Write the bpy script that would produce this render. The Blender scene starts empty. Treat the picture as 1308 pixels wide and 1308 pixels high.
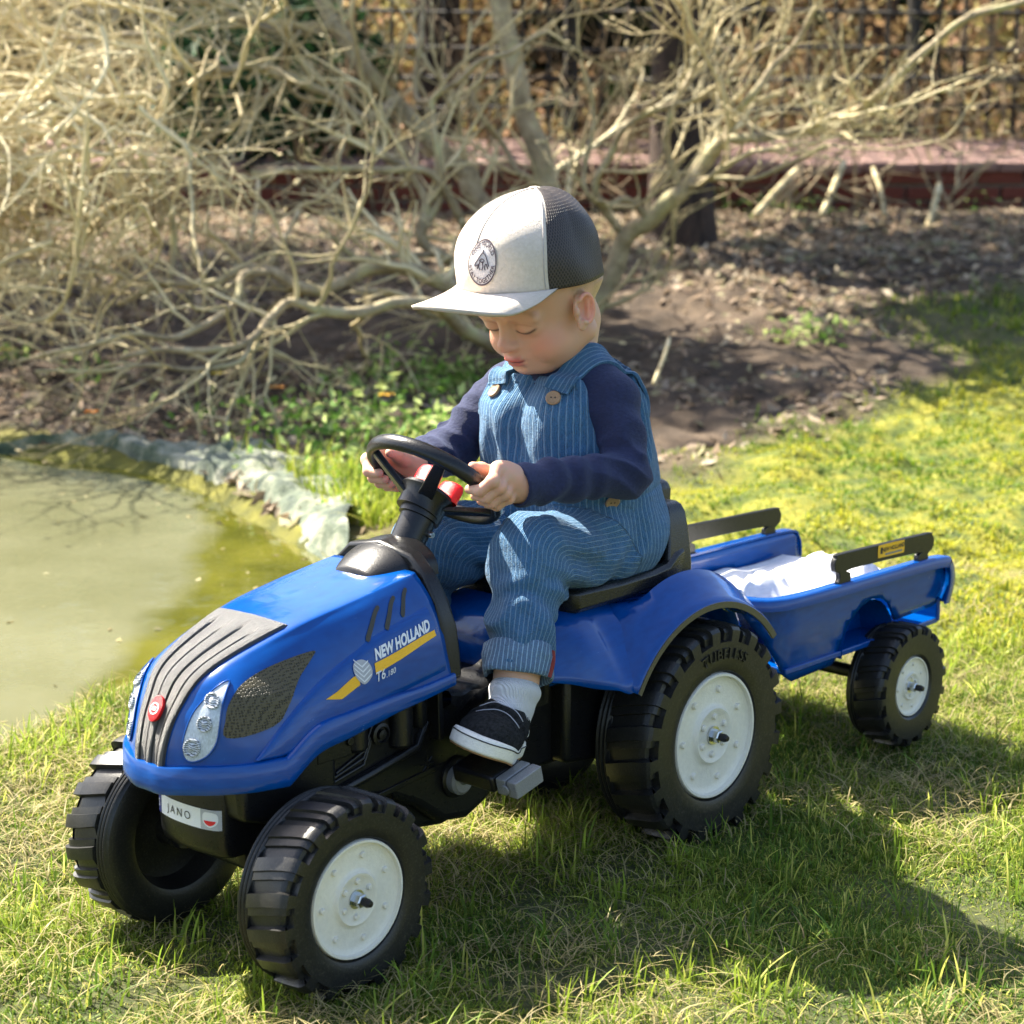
import bpy, bmesh, math, random
import numpy as np
from mathutils import Vector, Matrix
from mathutils.bvhtree import BVHTree
from mathutils.geometry import delaunay_2d_cdt

S = bpy.context.scene
COL = S.collection
R = math.radians
random.seed(7)
RNG = np.random.default_rng(11)

# ------------------------------------------------------------------ camera
FPX, PIT, YAW = 2594.3 / 1308.0, .1996, .8241
CAMP = np.array([-1.779, -1.4891, .8313])
FW = np.array([math.sin(YAW) * math.cos(PIT), math.cos(YAW) * math.cos(PIT), -math.sin(PIT)])
RT = np.array([math.cos(YAW), -math.sin(YAW), 0.])
UP = np.cross(RT, FW)
cd = bpy.data.cameras.new('camera')
cam = bpy.data.objects.new('camera', cd)
COL.objects.link(cam)
cam.location = CAMP
cam.rotation_euler = (math.pi / 2 - PIT, 0, -YAW)
cd.sensor_width = 36
cd.lens = 36 * FPX
cd.clip_start = .05
cd.clip_end = 300
cd.dof.use_dof = True
cd.dof.focus_distance = 2.12
cd.dof.aperture_fstop = 8.5
S.camera = cam

# ------------------------------------------------------------------ world, sun
SUN_TO = Vector((-.06, .80, 1.0)).normalized()        # towards the sun
W = bpy.data.worlds.new('World')
S.world = W
W.use_nodes = True
nt = W.node_tree
nt.nodes.clear()
sk = nt.nodes.new('ShaderNodeTexSky')
sk.sky_type = 'NISHITA'
sk.sun_disc = False
sk.dust_density = 2.5
sk.ozone_density = .6
sk.sun_elevation = math.asin(SUN_TO.z)
sk.sun_rotation = math.atan2(SUN_TO.x, SUN_TO.y)
bg = nt.nodes.new('ShaderNodeBackground')
bg.inputs[1].default_value = .085
wo = nt.nodes.new('ShaderNodeOutputWorld')
nt.links.new(sk.outputs[0], bg.inputs[0])
nt.links.new(bg.outputs[0], wo.inputs[0])
sd = bpy.data.lights.new('sun', 'SUN')
sd.energy = 5
sd.angle = R(.53)
sd.color = (1, .93, .78)
so = bpy.data.objects.new('sun', sd)
COL.objects.link(so)
so.rotation_euler = (-SUN_TO).to_track_quat('-Z', 'Y').to_euler()
so.location = (0, 0, 8)
vs = S.view_settings
vs.view_transform = 'Standard'
vs.look = 'None'
vs.gamma = 1
vs.exposure = 2.15
vs.use_curve_mapping = False
S.cycles.max_bounces = 8
S.cycles.transparent_max_bounces = 12
S.cycles.caustics_reflective = False
S.cycles.caustics_refractive = False
S.cycles.use_denoising = True

# ------------------------------------------------------------------ helpers: picking places
def pix(u, v, ax, val):
    """point seen at photo pixel (u, v) on the plane ax = val"""
    d = FW + RT * (u - 654) / (FPX * 1308) - UP * (v - 654) / (FPX * 1308)
    a = 'xyz'.index(ax)
    return CAMP + d * ((val - CAMP[a]) / d[a])

def pixz(u, v, dist):
    """point seen at photo pixel (u, v) at a distance along the view axis"""
    return CAMP + (FW + RT * (u - 654) / (FPX * 1308) - UP * (v - 654) / (FPX * 1308)) * dist

# ------------------------------------------------------------------ noise (numpy)
def _hash(i, j, k, s):
    n = (i * 73856093) ^ (j * 19349663) ^ (k * 83492791) ^ (s * 2654435)
    n = (n ^ (n >> 13)) * 1274126177 & 0x7fffffff
    return ((n ^ (n >> 16)) & 0xffff) / 65535.0

def vnoise(p, s=0):
    p = np.asarray(p, float)
    i = np.floor(p).astype(np.int64)
    f = p - i
    f = f * f * (3 - 2 * f)
    r = 0
    for a in (0, 1):
        for b in (0, 1):
            for c in (0, 1):
                w = (f[..., 0] if a else 1 - f[..., 0]) * (f[..., 1] if b else 1 - f[..., 1]) * (f[..., 2] if c else 1 - f[..., 2])
                r = r + w * _hash(i[..., 0] + a, i[..., 1] + b, i[..., 2] + c, s)
    return r * 2 - 1

def fbm(p, s=0, o=3):
    r, a = 0, 1
    for k in range(o):
        r = r + a * vnoise(np.asarray(p) * 2 ** k, s + k)
        a *= .5
    return r

def sstep(a, b, x):
    t = np.clip((x - a) / (b - a), 0, 1)
    return t * t * (3 - 2 * t)

# ------------------------------------------------------------------ helpers: meshes
class MB:
    def __init__(s):
        s.v, s.f = [], []

    def add(s, vs, fs):
        n = len(s.v)
        s.v += [tuple(map(float, v)) for v in vs]
        s.f += [tuple(i + n for i in f) for f in fs]
        return s

    def box(s, c, d, rot=None):
        c = Vector(c)
        M = rot or Matrix.Identity(3)
        vs = [c + M @ Vector((sx * d[0] / 2, sy * d[1] / 2, sz * d[2] / 2)) for sx in (-1, 1) for sy in (-1, 1) for sz in (-1, 1)]
        return s.add(vs, [(0, 1, 3, 2), (4, 6, 7, 5), (0, 4, 5, 1), (2, 3, 7, 6), (0, 2, 6, 4), (1, 5, 7, 3)])

    def tube(s, pts, rad, n=8, cap=True, sy=1, upv=(0, 0, 1)):
        pts = [Vector(p) for p in pts]
        if not hasattr(rad, '__len__'):
            rad = [rad] * len(pts)
        b0 = len(s.v)
        T0 = (pts[1] - pts[0]).normalized()
        u = Vector(upv)
        if abs(u.dot(T0)) > .95:
            u = Vector((1, 0, 0))
        a = (u - T0 * u.dot(T0)).normalized()
        vs, fs = [], []
        for i, p in enumerate(pts):
            T = (pts[min(i + 1, len(pts) - 1)] - pts[max(i - 1, 0)]).normalized()
            a = (a - T * a.dot(T)).normalized()
            b = T.cross(a)
            for k in range(n):
                t = 2 * math.pi * k / n
                vs.append(p + (a * math.cos(t) + b * math.sin(t) * sy) * rad[i])
        for i in range(len(pts) - 1):
            for k in range(n):
                k2 = (k + 1) % n
                fs.append((i * n + k, i * n + k2, (i + 1) * n + k2, (i + 1) * n + k))
        if cap:
            fs.append(tuple(range(n))[::-1])
            fs.append(tuple((len(pts) - 1) * n + k for k in range(n)))
        return s.add(vs, fs)

    def grid(s, P, close_u=False, close_v=False, flip=False):
        """P: array nu x nv x 3"""
        P = np.asarray(P)
        nu, nv = P.shape[:2]
        fs = []
        for i in range(nu if close_u else nu - 1):
            for j in range(nv if close_v else nv - 1):
                q = (i * nv + j, ((i + 1) % nu) * nv + j, ((i + 1) % nu) * nv + (j + 1) % nv, i * nv + (j + 1) % nv)
                fs.append(q[::-1] if flip else q)
        return s.add(P.reshape(-1, 3), fs)

    def lathe(s, prof, n=48, c=(0, 0, 0), axis='y'):
        """prof: (radius, along) ; turned about the axis through c"""
        P = []
        for k in range(n):
            t = 2 * math.pi * k / n
            row = []
            for r, h in prof:
                x, z = r * math.cos(t), r * math.sin(t)
                row.append({'y': (x + c[0], h + c[1], z + c[2]), 'z': (x + c[0], z + c[1], h + c[2]), 'x': (h + c[0], x + c[1], z + c[2])}[axis])
            P.append(row)
        return s.grid(np.array(P), close_u=True)

    def poly(s, pts2, y0, y1):
        """a plate with outline (x, z), from y0 to y1"""
        n = len(pts2)
        vs = [(x, y0, z) for x, z in pts2] + [(x, y1, z) for x, z in pts2]
        fs = [tuple(range(n)), tuple(range(2 * n - 1, n - 1, -1))] + [(i, n + i, n + (i + 1) % n, (i + 1) % n) for i in range(n)]
        return s.add(vs, fs)

    def build(s, name, mat=None, parent=None, smooth=True, bevel=0, sub=0, solid=0, angle=40, mirror=None):
        me = bpy.data.meshes.new(name)
        me.from_pydata(s.v, [], s.f)
        me.validate()
        bm = bmesh.new()
        bm.from_mesh(me)
        bmesh.ops.remove_doubles(bm, verts=bm.verts, dist=1e-6)
        bmesh.ops.recalc_face_normals(bm, faces=bm.faces)
        if mirror == 'y':
            for v in bm.verts:
                v.co.y = -v.co.y
            bmesh.ops.reverse_faces(bm, faces=bm.faces)
        bm.to_mesh(me)
        bm.free()
        o = bpy.data.objects.new(name, me)
        COL.objects.link(o)
        if parent is not None:
            o.parent = parent
        if solid:
            m = o.modifiers.new('thick', 'SOLIDIFY')
            m.thickness = abs(solid)
            m.offset = -1 if solid > 0 else 1
        if bevel:
            m = o.modifiers.new('bevel', 'BEVEL')
            m.width = bevel
            m.segments = 3
            m.limit_method = 'ANGLE'
            m.angle_limit = R(35)
        if sub:
            m = o.modifiers.new('sub', 'SUBSURF')
            m.levels = m.render_levels = sub
        if smooth:
            me.shade_smooth()
            if angle < 180:
                me.set_sharp_from_angle(angle=R(angle))
        if mat:
            me.materials.append(mat)
        return o

def raw(name, V, F, mat=None, parent=None, smooth=True, cols=None, attrs=None, flat_tris=False):
    """fast mesh from numpy: V nx3, F mxk (all faces with k corners) or list of such arrays"""
    Fs = F if isinstance(F, list) else [F]
    me = bpy.data.meshes.new(name)
    me.vertices.add(len(V))
    me.vertices.foreach_set('co', np.asarray(V, np.float32).ravel())
    loops = np.concatenate([f.ravel() for f in Fs]).astype(np.int32)
    tot = np.concatenate([np.full(len(f), f.shape[1]) for f in Fs]).astype(np.int32)
    me.loops.add(len(loops))
    me.loops.foreach_set('vertex_index', loops)
    me.polygons.add(len(tot))
    st = np.concatenate([[0], np.cumsum(tot)[:-1]]).astype(np.int32)
    me.polygons.foreach_set('loop_start', st)
    me.polygons.foreach_set('loop_total', tot)
    if cols is not None:
        a = me.color_attributes.new('Col', 'FLOAT_COLOR', 'POINT')
        c = np.ones((len(V), 4), np.float32)
        c[:, :3] = cols
        a.data.foreach_set('color', c.ravel())
    for k, v in (attrs or {}).items():
        a = me.attributes.new(k, 'FLOAT', 'POINT')
        a.data.foreach_set('value', np.asarray(v, np.float32))
    me.update(calc_edges=True)
    if smooth:
        me.shade_smooth()
    if mat:
        me.materials.append(mat)
    o = bpy.data.objects.new(name, me)
    COL.objects.link(o)
    if parent is not None:
        o.parent = parent
    return o

def tag(o, label=None, cat=None, group=None, kind=None):
    for k, v in (('label', label), ('category', cat), ('group', group), ('kind', kind)):
        if v:
            o[k] = v
    return o

def empty(name, loc=(0, 0, 0)):
    o = bpy.data.objects.new(name, None)
    o.empty_display_size = .05
    COL.objects.link(o)
    o.location = loc
    return o

def par(o, p):
    """parent keeping the place in the world (p is an unrotated empty)"""
    o.parent = p
    w = Vector(p.location)
    while p.parent:
        p = p.parent
        w = w + Vector(p.location)
    o.location = Vector(o.location) - w
    return o

# ------------------------------------------------------------------ materials
class Nt:
    def __init__(s, name):
        s.m = bpy.data.materials.new(name)
        s.m.use_nodes = True
        s.t = s.m.node_tree
        s.b = s.t.nodes['Principled BSDF']
        s.out = s.t.nodes['Material Output']

    def n(s, typ, **k):
        x = s.t.nodes.new(typ)
        for a, v in k.items():
            if hasattr(x, a):
                setattr(x, a, v)
            else:
                s.set(x, a.replace('_', ' '), v)
        return x

    def set(s, x, a, v):
        i = x.inputs[a] if not isinstance(a, int) else x.inputs[a]
        if hasattr(v, 'is_output') or isinstance(v, bpy.types.NodeSocket):
            s.t.links.new(v, i)
        else:
            i.default_value = v

    def p(s, **k):
        for a, v in k.items():
            s.set(s.b, a.replace('_', ' '), v)
        return s

    def coord(s, kind='Object'):
        return s.n('ShaderNodeTexCoord').outputs[kind]

    def noise(s, scale, detail=3, vec=None, rough=.5, out='Fac'):
        x = s.n('ShaderNodeTexNoise')
        s.set(x, 'Scale', scale)
        s.set(x, 'Detail', detail)
        s.set(x, 'Roughness', rough)
        if vec is not None:
            s.set(x, 'Vector', vec)
        return x.outputs[out]

    def ramp(s, fac, stops):
        x = s.n('ShaderNodeValToRGB')
        e = x.color_ramp.elements
        while len(e) < len(stops):
            e.new(.5)
        for i, (p, c) in enumerate(stops):
            e[i].position = p
            e[i].color = (*c, 1) if len(c) == 3 else c
        s.set(x, 0, fac)
        return x.outputs[0]

    def mix(s, fac, a, b, mode='MIX'):
        x = s.n('ShaderNodeMix', data_type='RGBA', blend_type=mode)
        s.set(x, 0, fac)
        for i, v in ((6, a), (7, b)):
            if isinstance(v, tuple) and len(v) == 3:
                v = (*v, 1)
            s.set(x, i, v)
        return x.outputs[2]

    def math(s, op, a, b=0.0):
        x = s.n('ShaderNodeMath', operation=op)
        s.set(x, 0, a)
        s.set(x, 1, b)
        return x.outputs[0]

    def bump(s, h, dist=.001, strength=1, normal=None):
        x = s.n('ShaderNodeBump')
        s.set(x, 'Height', h)
        s.set(x, 'Distance', dist)
        s.set(x, 'Strength', strength)
        if normal is not None:
            s.set(x, 'Normal', normal)
        return x.outputs[0]

    def attr(s, name, out='Color'):
        x = s.n('ShaderNodeAttribute')
        x.attribute_name = name
        return x.outputs[out]

def plastic(name, col, rough=.3, var=.15, bumpd=.0004, bscale=60, spec=.5, coat=0, dust=0.0, grain=0):
    t = Nt(name)
    n = t.noise(25, 4)
    c2 = tuple(min(1, c * (1 + var)) for c in col)
    c1 = tuple(c * (1 - var) for c in col)
    base = t.ramp(n, [(.3, c1), (.7, c2)])
    if dust:
        d = t.ramp(t.noise(90, 6, rough=.7), [(.52, (0, 0, 0)), (.75, (1, 1, 1))])
        base = t.mix(t.math('MULTIPLY', d, dust), base, (.32, .28, .2))
    t.p(Base_Color=base, Roughness=t.math('ADD', t.math('MULTIPLY', t.noise(40, 5), .18), rough - .09))
    t.set(t.b, 'Specular IOR Level', spec)
    if coat:
        t.set(t.b, 'Coat Weight', coat)
        t.set(t.b, 'Coat Roughness', .06)
    h = t.noise(bscale, 3)
    nrm = t.bump(h, bumpd, 1)
    if grain:
        nrm = t.bump(t.noise(1400, 2), .0005 * grain, 1, nrm)
    t.p(Normal=nrm)
    return t.m

M = {}
def blue_mat():
    t = Nt('glossy_blue_plastic')
    co = t.coord()
    base = t.ramp(t.noise(14, 3), [(.3, (.0, .044, .22)), (.7, (.0, .058, .27))])
    # fine scratches on the moulded plastic
    mp = t.n('ShaderNodeMapping')
    t.set(mp, 'Vector', co)
    mp.inputs['Scale'].default_value = (30, 260, 30)
    mp.inputs['Rotation'].default_value = (0, 0, .25)
    sc = t.ramp(t.noise(2.2, 6, mp.outputs[0], .75), [(.66, (0, 0, 0)), (.72, (1, 1, 1))])
    patch = t.ramp(t.noise(9, 2), [(.50, (0, 0, 0)), (.66, (1, 1, 1))])
    s = t.math('MULTIPLY', t.math('MULTIPLY', sc, patch), .7)
    t.p(Base_Color=t.mix(s, base, (.35, .5, .8)), Roughness=t.math('ADD', .13, t.math('MULTIPLY', t.noise(45, 4), .10)))
    t.p(Normal=t.bump(t.noise(10, 1), .0004))
    t.set(t.b, 'Coat Weight', .30)
    t.set(t.b, 'Coat Roughness', .03)
    t.set(t.b, 'Specular IOR Level', .28)
    return t.m
M['blue'] = blue_mat()
M['black'] = plastic('black_plastic', (.007, .007, .008), .30, dust=.02, bumpd=.0002, spec=.4)
M['black_tex'] = plastic('grained_black_plastic', (.016, .015, .017), .36, grain=.9, dust=.04, spec=1.0)
M['tyre'] = plastic('tyre_black_plastic', (.012, .012, .012), .36, dust=.16, bumpd=.0002, spec=.4)
M['seat'] = plastic('seat_black_plastic', (.007, .007, .007), .28, dust=.02, bumpd=.0002)
M['white'] = plastic('ivory_plastic', (.72, .68, .58), .38, var=.05, dust=.07)
M['red'] = plastic('red_plastic', (.78, .006, .012), .25, var=.05)
M['grey'] = plastic('grey_metallic_plastic', (.20, .20, .20), .30)
M['olive'] = plastic('dull_olive_trim', (.10, .085, .045), .5, dust=.2)
M['yellow'] = plastic('yellow_sticker', (.90, .47, .006), .3, var=.08)
M['stwhite'] = plastic('white_sticker', (.78, .78, .8), .3, var=.03)
M['stblack'] = plastic('black_print', (.012, .012, .014), .4)
M['stgrey'] = plastic('silver_sticker', (.42, .42, .45), .3, var=.1)
M['stblue'] = plastic('navy_print', (.01, .02, .2), .4)
M['lens'] = plastic('headlight_lens', (.42, .47, .52), .10, var=.25, coat=1)
t = Nt('zinc_steel')
t.p(Base_Color=(.55, .56, .55, 1), Metallic=1.0, Roughness=.28)
M['steel'] = t.m
t = Nt('mesh_grille')
vo = t.n('ShaderNodeTexVoronoi')
t.set(vo, 'Scale', 380.0)
t.set(vo, 'Randomness', .35)
t.set(vo, 'Vector', t.coord())
hh = t.ramp(vo.outputs['Distance'], [(.25, (0, 0, 0)), (.45, (1, 1, 1))])
t.p(Base_Color=t.mix(hh, (.018, .016, .008), (.070, .056, .024)), Roughness=.55, Normal=t.bump(hh, .0008))
M['grille'] = t.m
M['grille2'] = plastic('vent_mesh', (.035, .033, .025), .5)

# ------------------------------------------------------------------ text as flat meshes
def text_tris(txt, size=1, shear=0, extrude=0, spacing=1, offset=0, align='CENTER'):
    c = bpy.data.curves.new('text', 'FONT')
    c.body = txt
    c.size = size
    c.shear = shear
    c.space_character = spacing
    c.offset = offset
    c.align_x = align
    c.align_y = 'CENTER'
    c.resolution_u = 3
    o = bpy.data.objects.new('text', c)
    COL.objects.link(o)
    me = bpy.data.meshes.new_from_object(o.evaluated_get(bpy.context.evaluated_depsgraph_get()))
    vs = [(v.co.x, v.co.y) for v in me.vertices]
    fs = [tuple(p.vertices) for p in me.polygons]
    bpy.data.objects.remove(o)
    bpy.data.meshes.remove(me)
    return vs, fs

def fill2d(outline, step=0):
    """triangulate a 2-D outline, with inner points every step"""
    pts = [Vector(p) for p in outline]
    if step:
        q = []
        for i, p in enumerate(pts):
            a, b = p, pts[(i + 1) % len(pts)]
            k = max(1, int((b - a).length / step))
            q += [a.lerp(b, j / k) for j in range(k)]
        pts = q
    n = len(pts)
    inner = []
    if step:
        xs, ys = [p.x for p in pts], [p.y for p in pts]
        x = min(xs)
        while x < max(xs):
            y = min(ys)
            while y < max(ys):
                c = False
                dm = 1e9
                for i in range(n):
                    a, b = pts[i], pts[i - 1]
                    if (a.y > y) != (b.y > y) and x < (b.x - a.x) * (y - a.y) / (b.y - a.y) + a.x:
                        c = not c
                    dm = min(dm, math.hypot(a.x - x, a.y - y))
                if c and dm > step * .4:
                    inner.append(Vector((x, y)))
                y += step
            x += step
    r = delaunay_2d_cdt(pts + inner, [], [list(range(n))], 1, 1e-7)
    return [(v.x, v.y) for v in r[0]], [tuple(f) for f in r[2]]

def smooth_closed(pts, k=6):
    """Catmull-Rom through a closed outline"""
    n = len(pts)
    P = np.array(pts, float)
    out = []
    for i in range(n):
        a, b, c, d = P[i - 1], P[i], P[(i + 1) % n], P[(i + 2) % n]
        for j in range(k):
            t = j / k
            out.append(.5 * ((2 * b) + (c - a) * t + (2 * a - 5 * b + 4 * c - d) * t ** 2 + (3 * b - a - 3 * c + d) * t ** 3))
    return [tuple(p) for p in out]

def smooth_open(pts, k=6):
    P = np.array(pts, float)
    P = np.vstack([2 * P[0] - P[1], P, 2 * P[-1] - P[-2]])
    out = []
    for i in range(1, len(P) - 2):
        a, b, c, d = P[i - 1], P[i], P[i + 1], P[i + 2]
        for j in range(k):
            t = j / k
            out.append(.5 * ((2 * b) + (c - a) * t + (2 * a - 5 * b + 4 * c - d) * t ** 2 + (3 * b - a - 3 * c + d) * t ** 3))
    out.append(P[-2])
    return np.array(out)
# ------------------------------------------------------------------ the ground
fh = np.array([math.sin(YAW), math.cos(YAW)])
rh = np.array([math.cos(YAW), -math.sin(YAW)])

def dl(x, y):
    px, py = x - CAMP[0], y - CAMP[1]
    return px * fh[0] + py * fh[1], px * rh[0] + py * rh[1]

def xy(d, l):
    return CAMP[0] + d * fh[0] + l * rh[0], CAMP[1] + d * fh[1] + l * rh[1]

POND = np.array([pix(u, v, 'z', -.03)[:2] for u, v in
                 [(-60, 572), (60, 585), (170, 600), (250, 620), (315, 655), (375, 692), (425, 708), (440, 722), (405, 770), (320, 815), (255, 850),
                  (190, 880), (110, 905), (40, 938), (-60, 975)]] + [list(xy(2.6, -1.2)), list(xy(2.9, -2.2)), list(xy(3.8, -2.7)), list(xy(4.8, -2.3))])
POND = np.array(smooth_closed([tuple(p) for p in POND], 5))

def pond_sd(x, y):
    """distance to the shoreline, negative over the water"""
    x, y = np.asarray(x, float), np.asarray(y, float)
    best = np.full(x.shape, 1e9)
    ins = np.zeros(x.shape, bool)
    n = len(POND)
    for i in range(n):
        a, b = POND[i - 1], POND[i]
        ab = b - a
        t = np.clip(((x - a[0]) * ab[0] + (y - a[1]) * ab[1]) / (ab @ ab + 1e-12), 0, 1)
        best = np.minimum(best, np.hypot(x - a[0] - t * ab[0], y - a[1] - t * ab[1]))
        c = (a[1] > y) != (b[1] > y)
        with np.errstate(divide='ignore', invalid='ignore'):
            ins ^= c & (x < (b[0] - a[0]) * (y - a[1]) / (b[1] - a[1] + 1e-15) + a[0])
    return np.where(ins, -best, best)

def gh(x, y):
    x, y = np.asarray(x, float), np.asarray(y, float)
    d, l = dl(x, y)
    sd_ = pond_sd(x, y)
    p3 = np.stack([x, y, 0 * x], -1)
    z = .335 * sstep(4.8, 9, d) + .012 * sstep(2.2, 2.9, l + d * .3)
    z = z + .9 * sstep(11, 20, d)
    z = z + .010 * fbm(p3 * 2.5, 3, 2) + .005 * fbm(p3 * 11, 5, 2)
    z = z + sstep(2.9, 3.8, d) * (.020 * fbm(p3 * 6, 9, 3) + .014 * fbm(p3 * 15, 12, 2))
    bank = sstep(.30, 0, sd_)
    z = z * (1 - bank * .7) - bank * .012
    return z - .30 * sstep(0.0, -.5, sd_) - .03 * sstep(.03, -.02, sd_)

def zones(x, y):
    """how much lawn, moss and soil there is at a place"""
    d, l = dl(x, y)
    p3 = np.stack([x, y, 0 * x], -1)
    n = fbm(p3 * 1.6, 21, 3)
    # photo line where the bed begins: from the far left to the far right
    line = np.interp(l, [-6, -1.2, -.35, -.1, .2, .36, .6, .9, 1.27, 1.6, 6], [3.7, 3.5, 3.55, 3.8, 4.3, 4.75, 5.0, 5.35, 5.8, 6.1, 6.3])
    lawn = sstep(.25, -.12, d - line + n * .28)
    strip = sstep(.55, .2, abs(d - 6.7 - .25 * n)) * sstep(1.0, 1.6, l)      # second grass strip at the back right
    lawn = np.maximum(lawn, strip * .9)
    moss = sstep(2.9, 3.5, d + .2 * n) * lawn * (1 - strip)
    sd_ = pond_sd(x, y)
    lawn = lawn * sstep(-.01, .06, sd_)
    return lawn, moss, sd_

def axis_pts(a, b, s, far_a, far_b):
    v = list(np.arange(a, b, s))
    st, x = s, b
    while x < far_b:
        v.append(x)
        st *= 1.25
        x += st
    v.append(far_b)
    st, x = s, a - s
    while x > far_a:
        v.insert(0, x)
        st *= 1.25
        x -= st
    v.insert(0, far_a)
    return np.array(v)

Dv = axis_pts(.9, 9.5, .035, -60, 140)
Lv = axis_pts(-3.2, 3.4, .035, -110, 110)
GD, GL = np.meshgrid(Dv, Lv, indexing='ij')
GX, GY = xy(GD, GL)
GZ = gh(GX, GY)
lw, ms, sdp = zones(GX, GY)
nd, nl = GX.shape
idx = np.arange(nd * nl).reshape(nd, nl)
Fq = np.stack([idx[:-1, :-1], idx[:-1, 1:], idx[1:, 1:], idx[1:, :-1]], -1).reshape(-1, 4)
t = Nt('garden_soil')
co = t.coord()
soil = t.ramp(t.noise(9, 8, co, .7), [(.3, (.026, .017, .010)), (.5, (.066, .043, .026)), (.72, (.18, .125, .080))])
thatch = t.ramp(t.noise(60, 6, co, .8), [(.3, (.03, .036, .010)), (.5, (.070, .085, .020)), (.7, (.15, .145, .045))])
mossc = t.ramp(t.noise(13, 7, co, .7), [(.32, (.025, .045, .006)), (.45, (.10, .13, .012)), (.58, (.23, .22, .02)), (.72, (.30, .26, .03))])
gcol = t.mix(t.attr('lawn', 'Fac'), soil, t.mix(t.attr('moss', 'Fac'), thatch, mossc))
mud = t.ramp(t.noise(14, 5, co), [(.35, (.07, .075, .008)), (.7, (.24, .22, .03))])
gcol = t.mix(t.attr('wet', 'Fac'), gcol, mud)
t.p(Base_Color=gcol, Roughness=.95, Normal=t.bump(t.noise(70, 8, co, .75), .012))
ground = raw('ground', np.stack([GX, GY, GZ], -1).reshape(-1, 3), Fq, t.m, attrs=dict(lawn=lw.ravel(), moss=ms.ravel(), wet=(sstep(.20, .02, sdp) * (1 - lw)).ravel()))
tag(ground, kind='structure')

# ------------------------------------------------------------------ the pond
wv, wf = fill2d([tuple(p + (p - POND.mean(0)) / (1e-6 + np.linalg.norm(p - POND.mean(0))) * .10) for p in POND], .065)
t = Nt('murky_pond_water')
co = t.coord()
a1 = t.ramp(t.noise(1.3, 4, co, .6), [(.3, (.088, .092, .046)), (.7, (.150, .152, .092))])
deep = t.ramp(t.noise(5, 5, co, .6), [(.3, (.035, .040, .003)), (.7, (.10, .098, .010))])
shore = t.attr('shore', 'Fac')
edge = t.ramp(t.math('ADD', shore, t.math('MULTIPLY', t.math('SUBTRACT', t.noise(4.0, 5, co), .5), .55)), [(.36, (0, 0, 0)), (.62, (1, 1, 1))])
t.p(Base_Color=t.mix(edge, a1, deep), Roughness=.07, Normal=t.bump(t.noise(7, 3, co), .006, .5))
t.set(t.b, 'IOR', 1.33)
t.set(t.b, 'Specular IOR Level', .9)
wv = np.array(wv)
# the shallow near bank and the rim, where the weed is dark
dd, ll = dl(wv[:, 0], wv[:, 1])
sdw = -pond_sd(wv[:, 0], wv[:, 1])
nearbank = sstep(.60, .10, sdw) * (dd < 4.3) * sstep(-.80, -.45, ll)
rim = sstep(.09, .02, sdw) * (dd >= 3.3)
water = raw('pond_water', np.column_stack([wv, np.full(len(wv), -.035)]), np.array(wf), t.m, attrs=dict(shore=np.maximum(nearbank, rim)))
tag(water, kind='structure')
n = 900
fx, fy = xy(2.6 + 2.8 * RNG.random(n), -1.5 + 1.6 * RNG.random(n))
k = pond_sd(fx, fy) < -.04
k &= RNG.random(n) < .12 + .6 * sstep(-.35, -.05, pond_sd(fx, fy))
FLOAT = (fx[k], fy[k])

# crumpled pond liner along the far bank
t = Nt('faded_pond_liner')
co = t.coord()
lc = t.ramp(t.noise(11, 6, co, .65), [(.38, (.010, .028, .012)), (.46, (.055, .080, .040)), (.54, (.17, .18, .12)), (.66, (.38, .37, .28))])
t.p(Base_Color=lc, Roughness=.8, Normal=t.bump(t.noise(22, 5, co, .7), .016))
t.set(t.b, 'Sheen Weight', .2)
liner_in = [(-560, 578, 0), (-330, 575, 0), (-120, 575, .0), (0, 577, .0), (100, 583, .0), (200, 600, .0), (260, 622, 0), (330, 662, 0), (390, 702, 0), (440, 735, 0)]
liner_out = [(-560, 562), (-330, 560), (-120, 560), (0, 563), (100, 565), (180, 568), (260, 568), (345, 580), (425, 597), (462, 645)]
LI = smooth_open([pix(u, v, 'z', -.03)[:2] for u, v, _ in liner_in], 14)
LO = smooth_open([pix(u, v, 'z', .0)[:2] for u, v in liner_out], 14)
P = []
for i in range(len(LI)):
    row = []
    for j in range(26):
        s = j / 25
        p = LI[i] * (1 - s) + LO[i] * s
        q = np.array([p[0], p[1], 0.])
        fold = abs(vnoise(q * 7 + [0, 0, 3], 4)) * .024 + (1 - abs(vnoise(q * 15, 8))) * .020 + vnoise(q * 40, 9) * .008
        row.append((p[0] + .02 * float(vnoise(q * 9, 6)), p[1] + .02 * float(vnoise(q * 9, 7)), float(gh(p[0], p[1])) * (s > .1) - .05 * (1 - sstep(0, .22, s)) + float(fold) * float(sstep(0, .25, s)) + .010 * math.sin(math.pi * min(1, s * 1.1)) - .03 * float(sstep(.88, 1, s))))
    P.append(row)
lin = MB().grid(np.array(P)).build('pond_liner', t.m, angle=180)
tag(lin, 'crumpled grey green sheet of liner lying along the far bank of the pond', 'pond liner')

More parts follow.
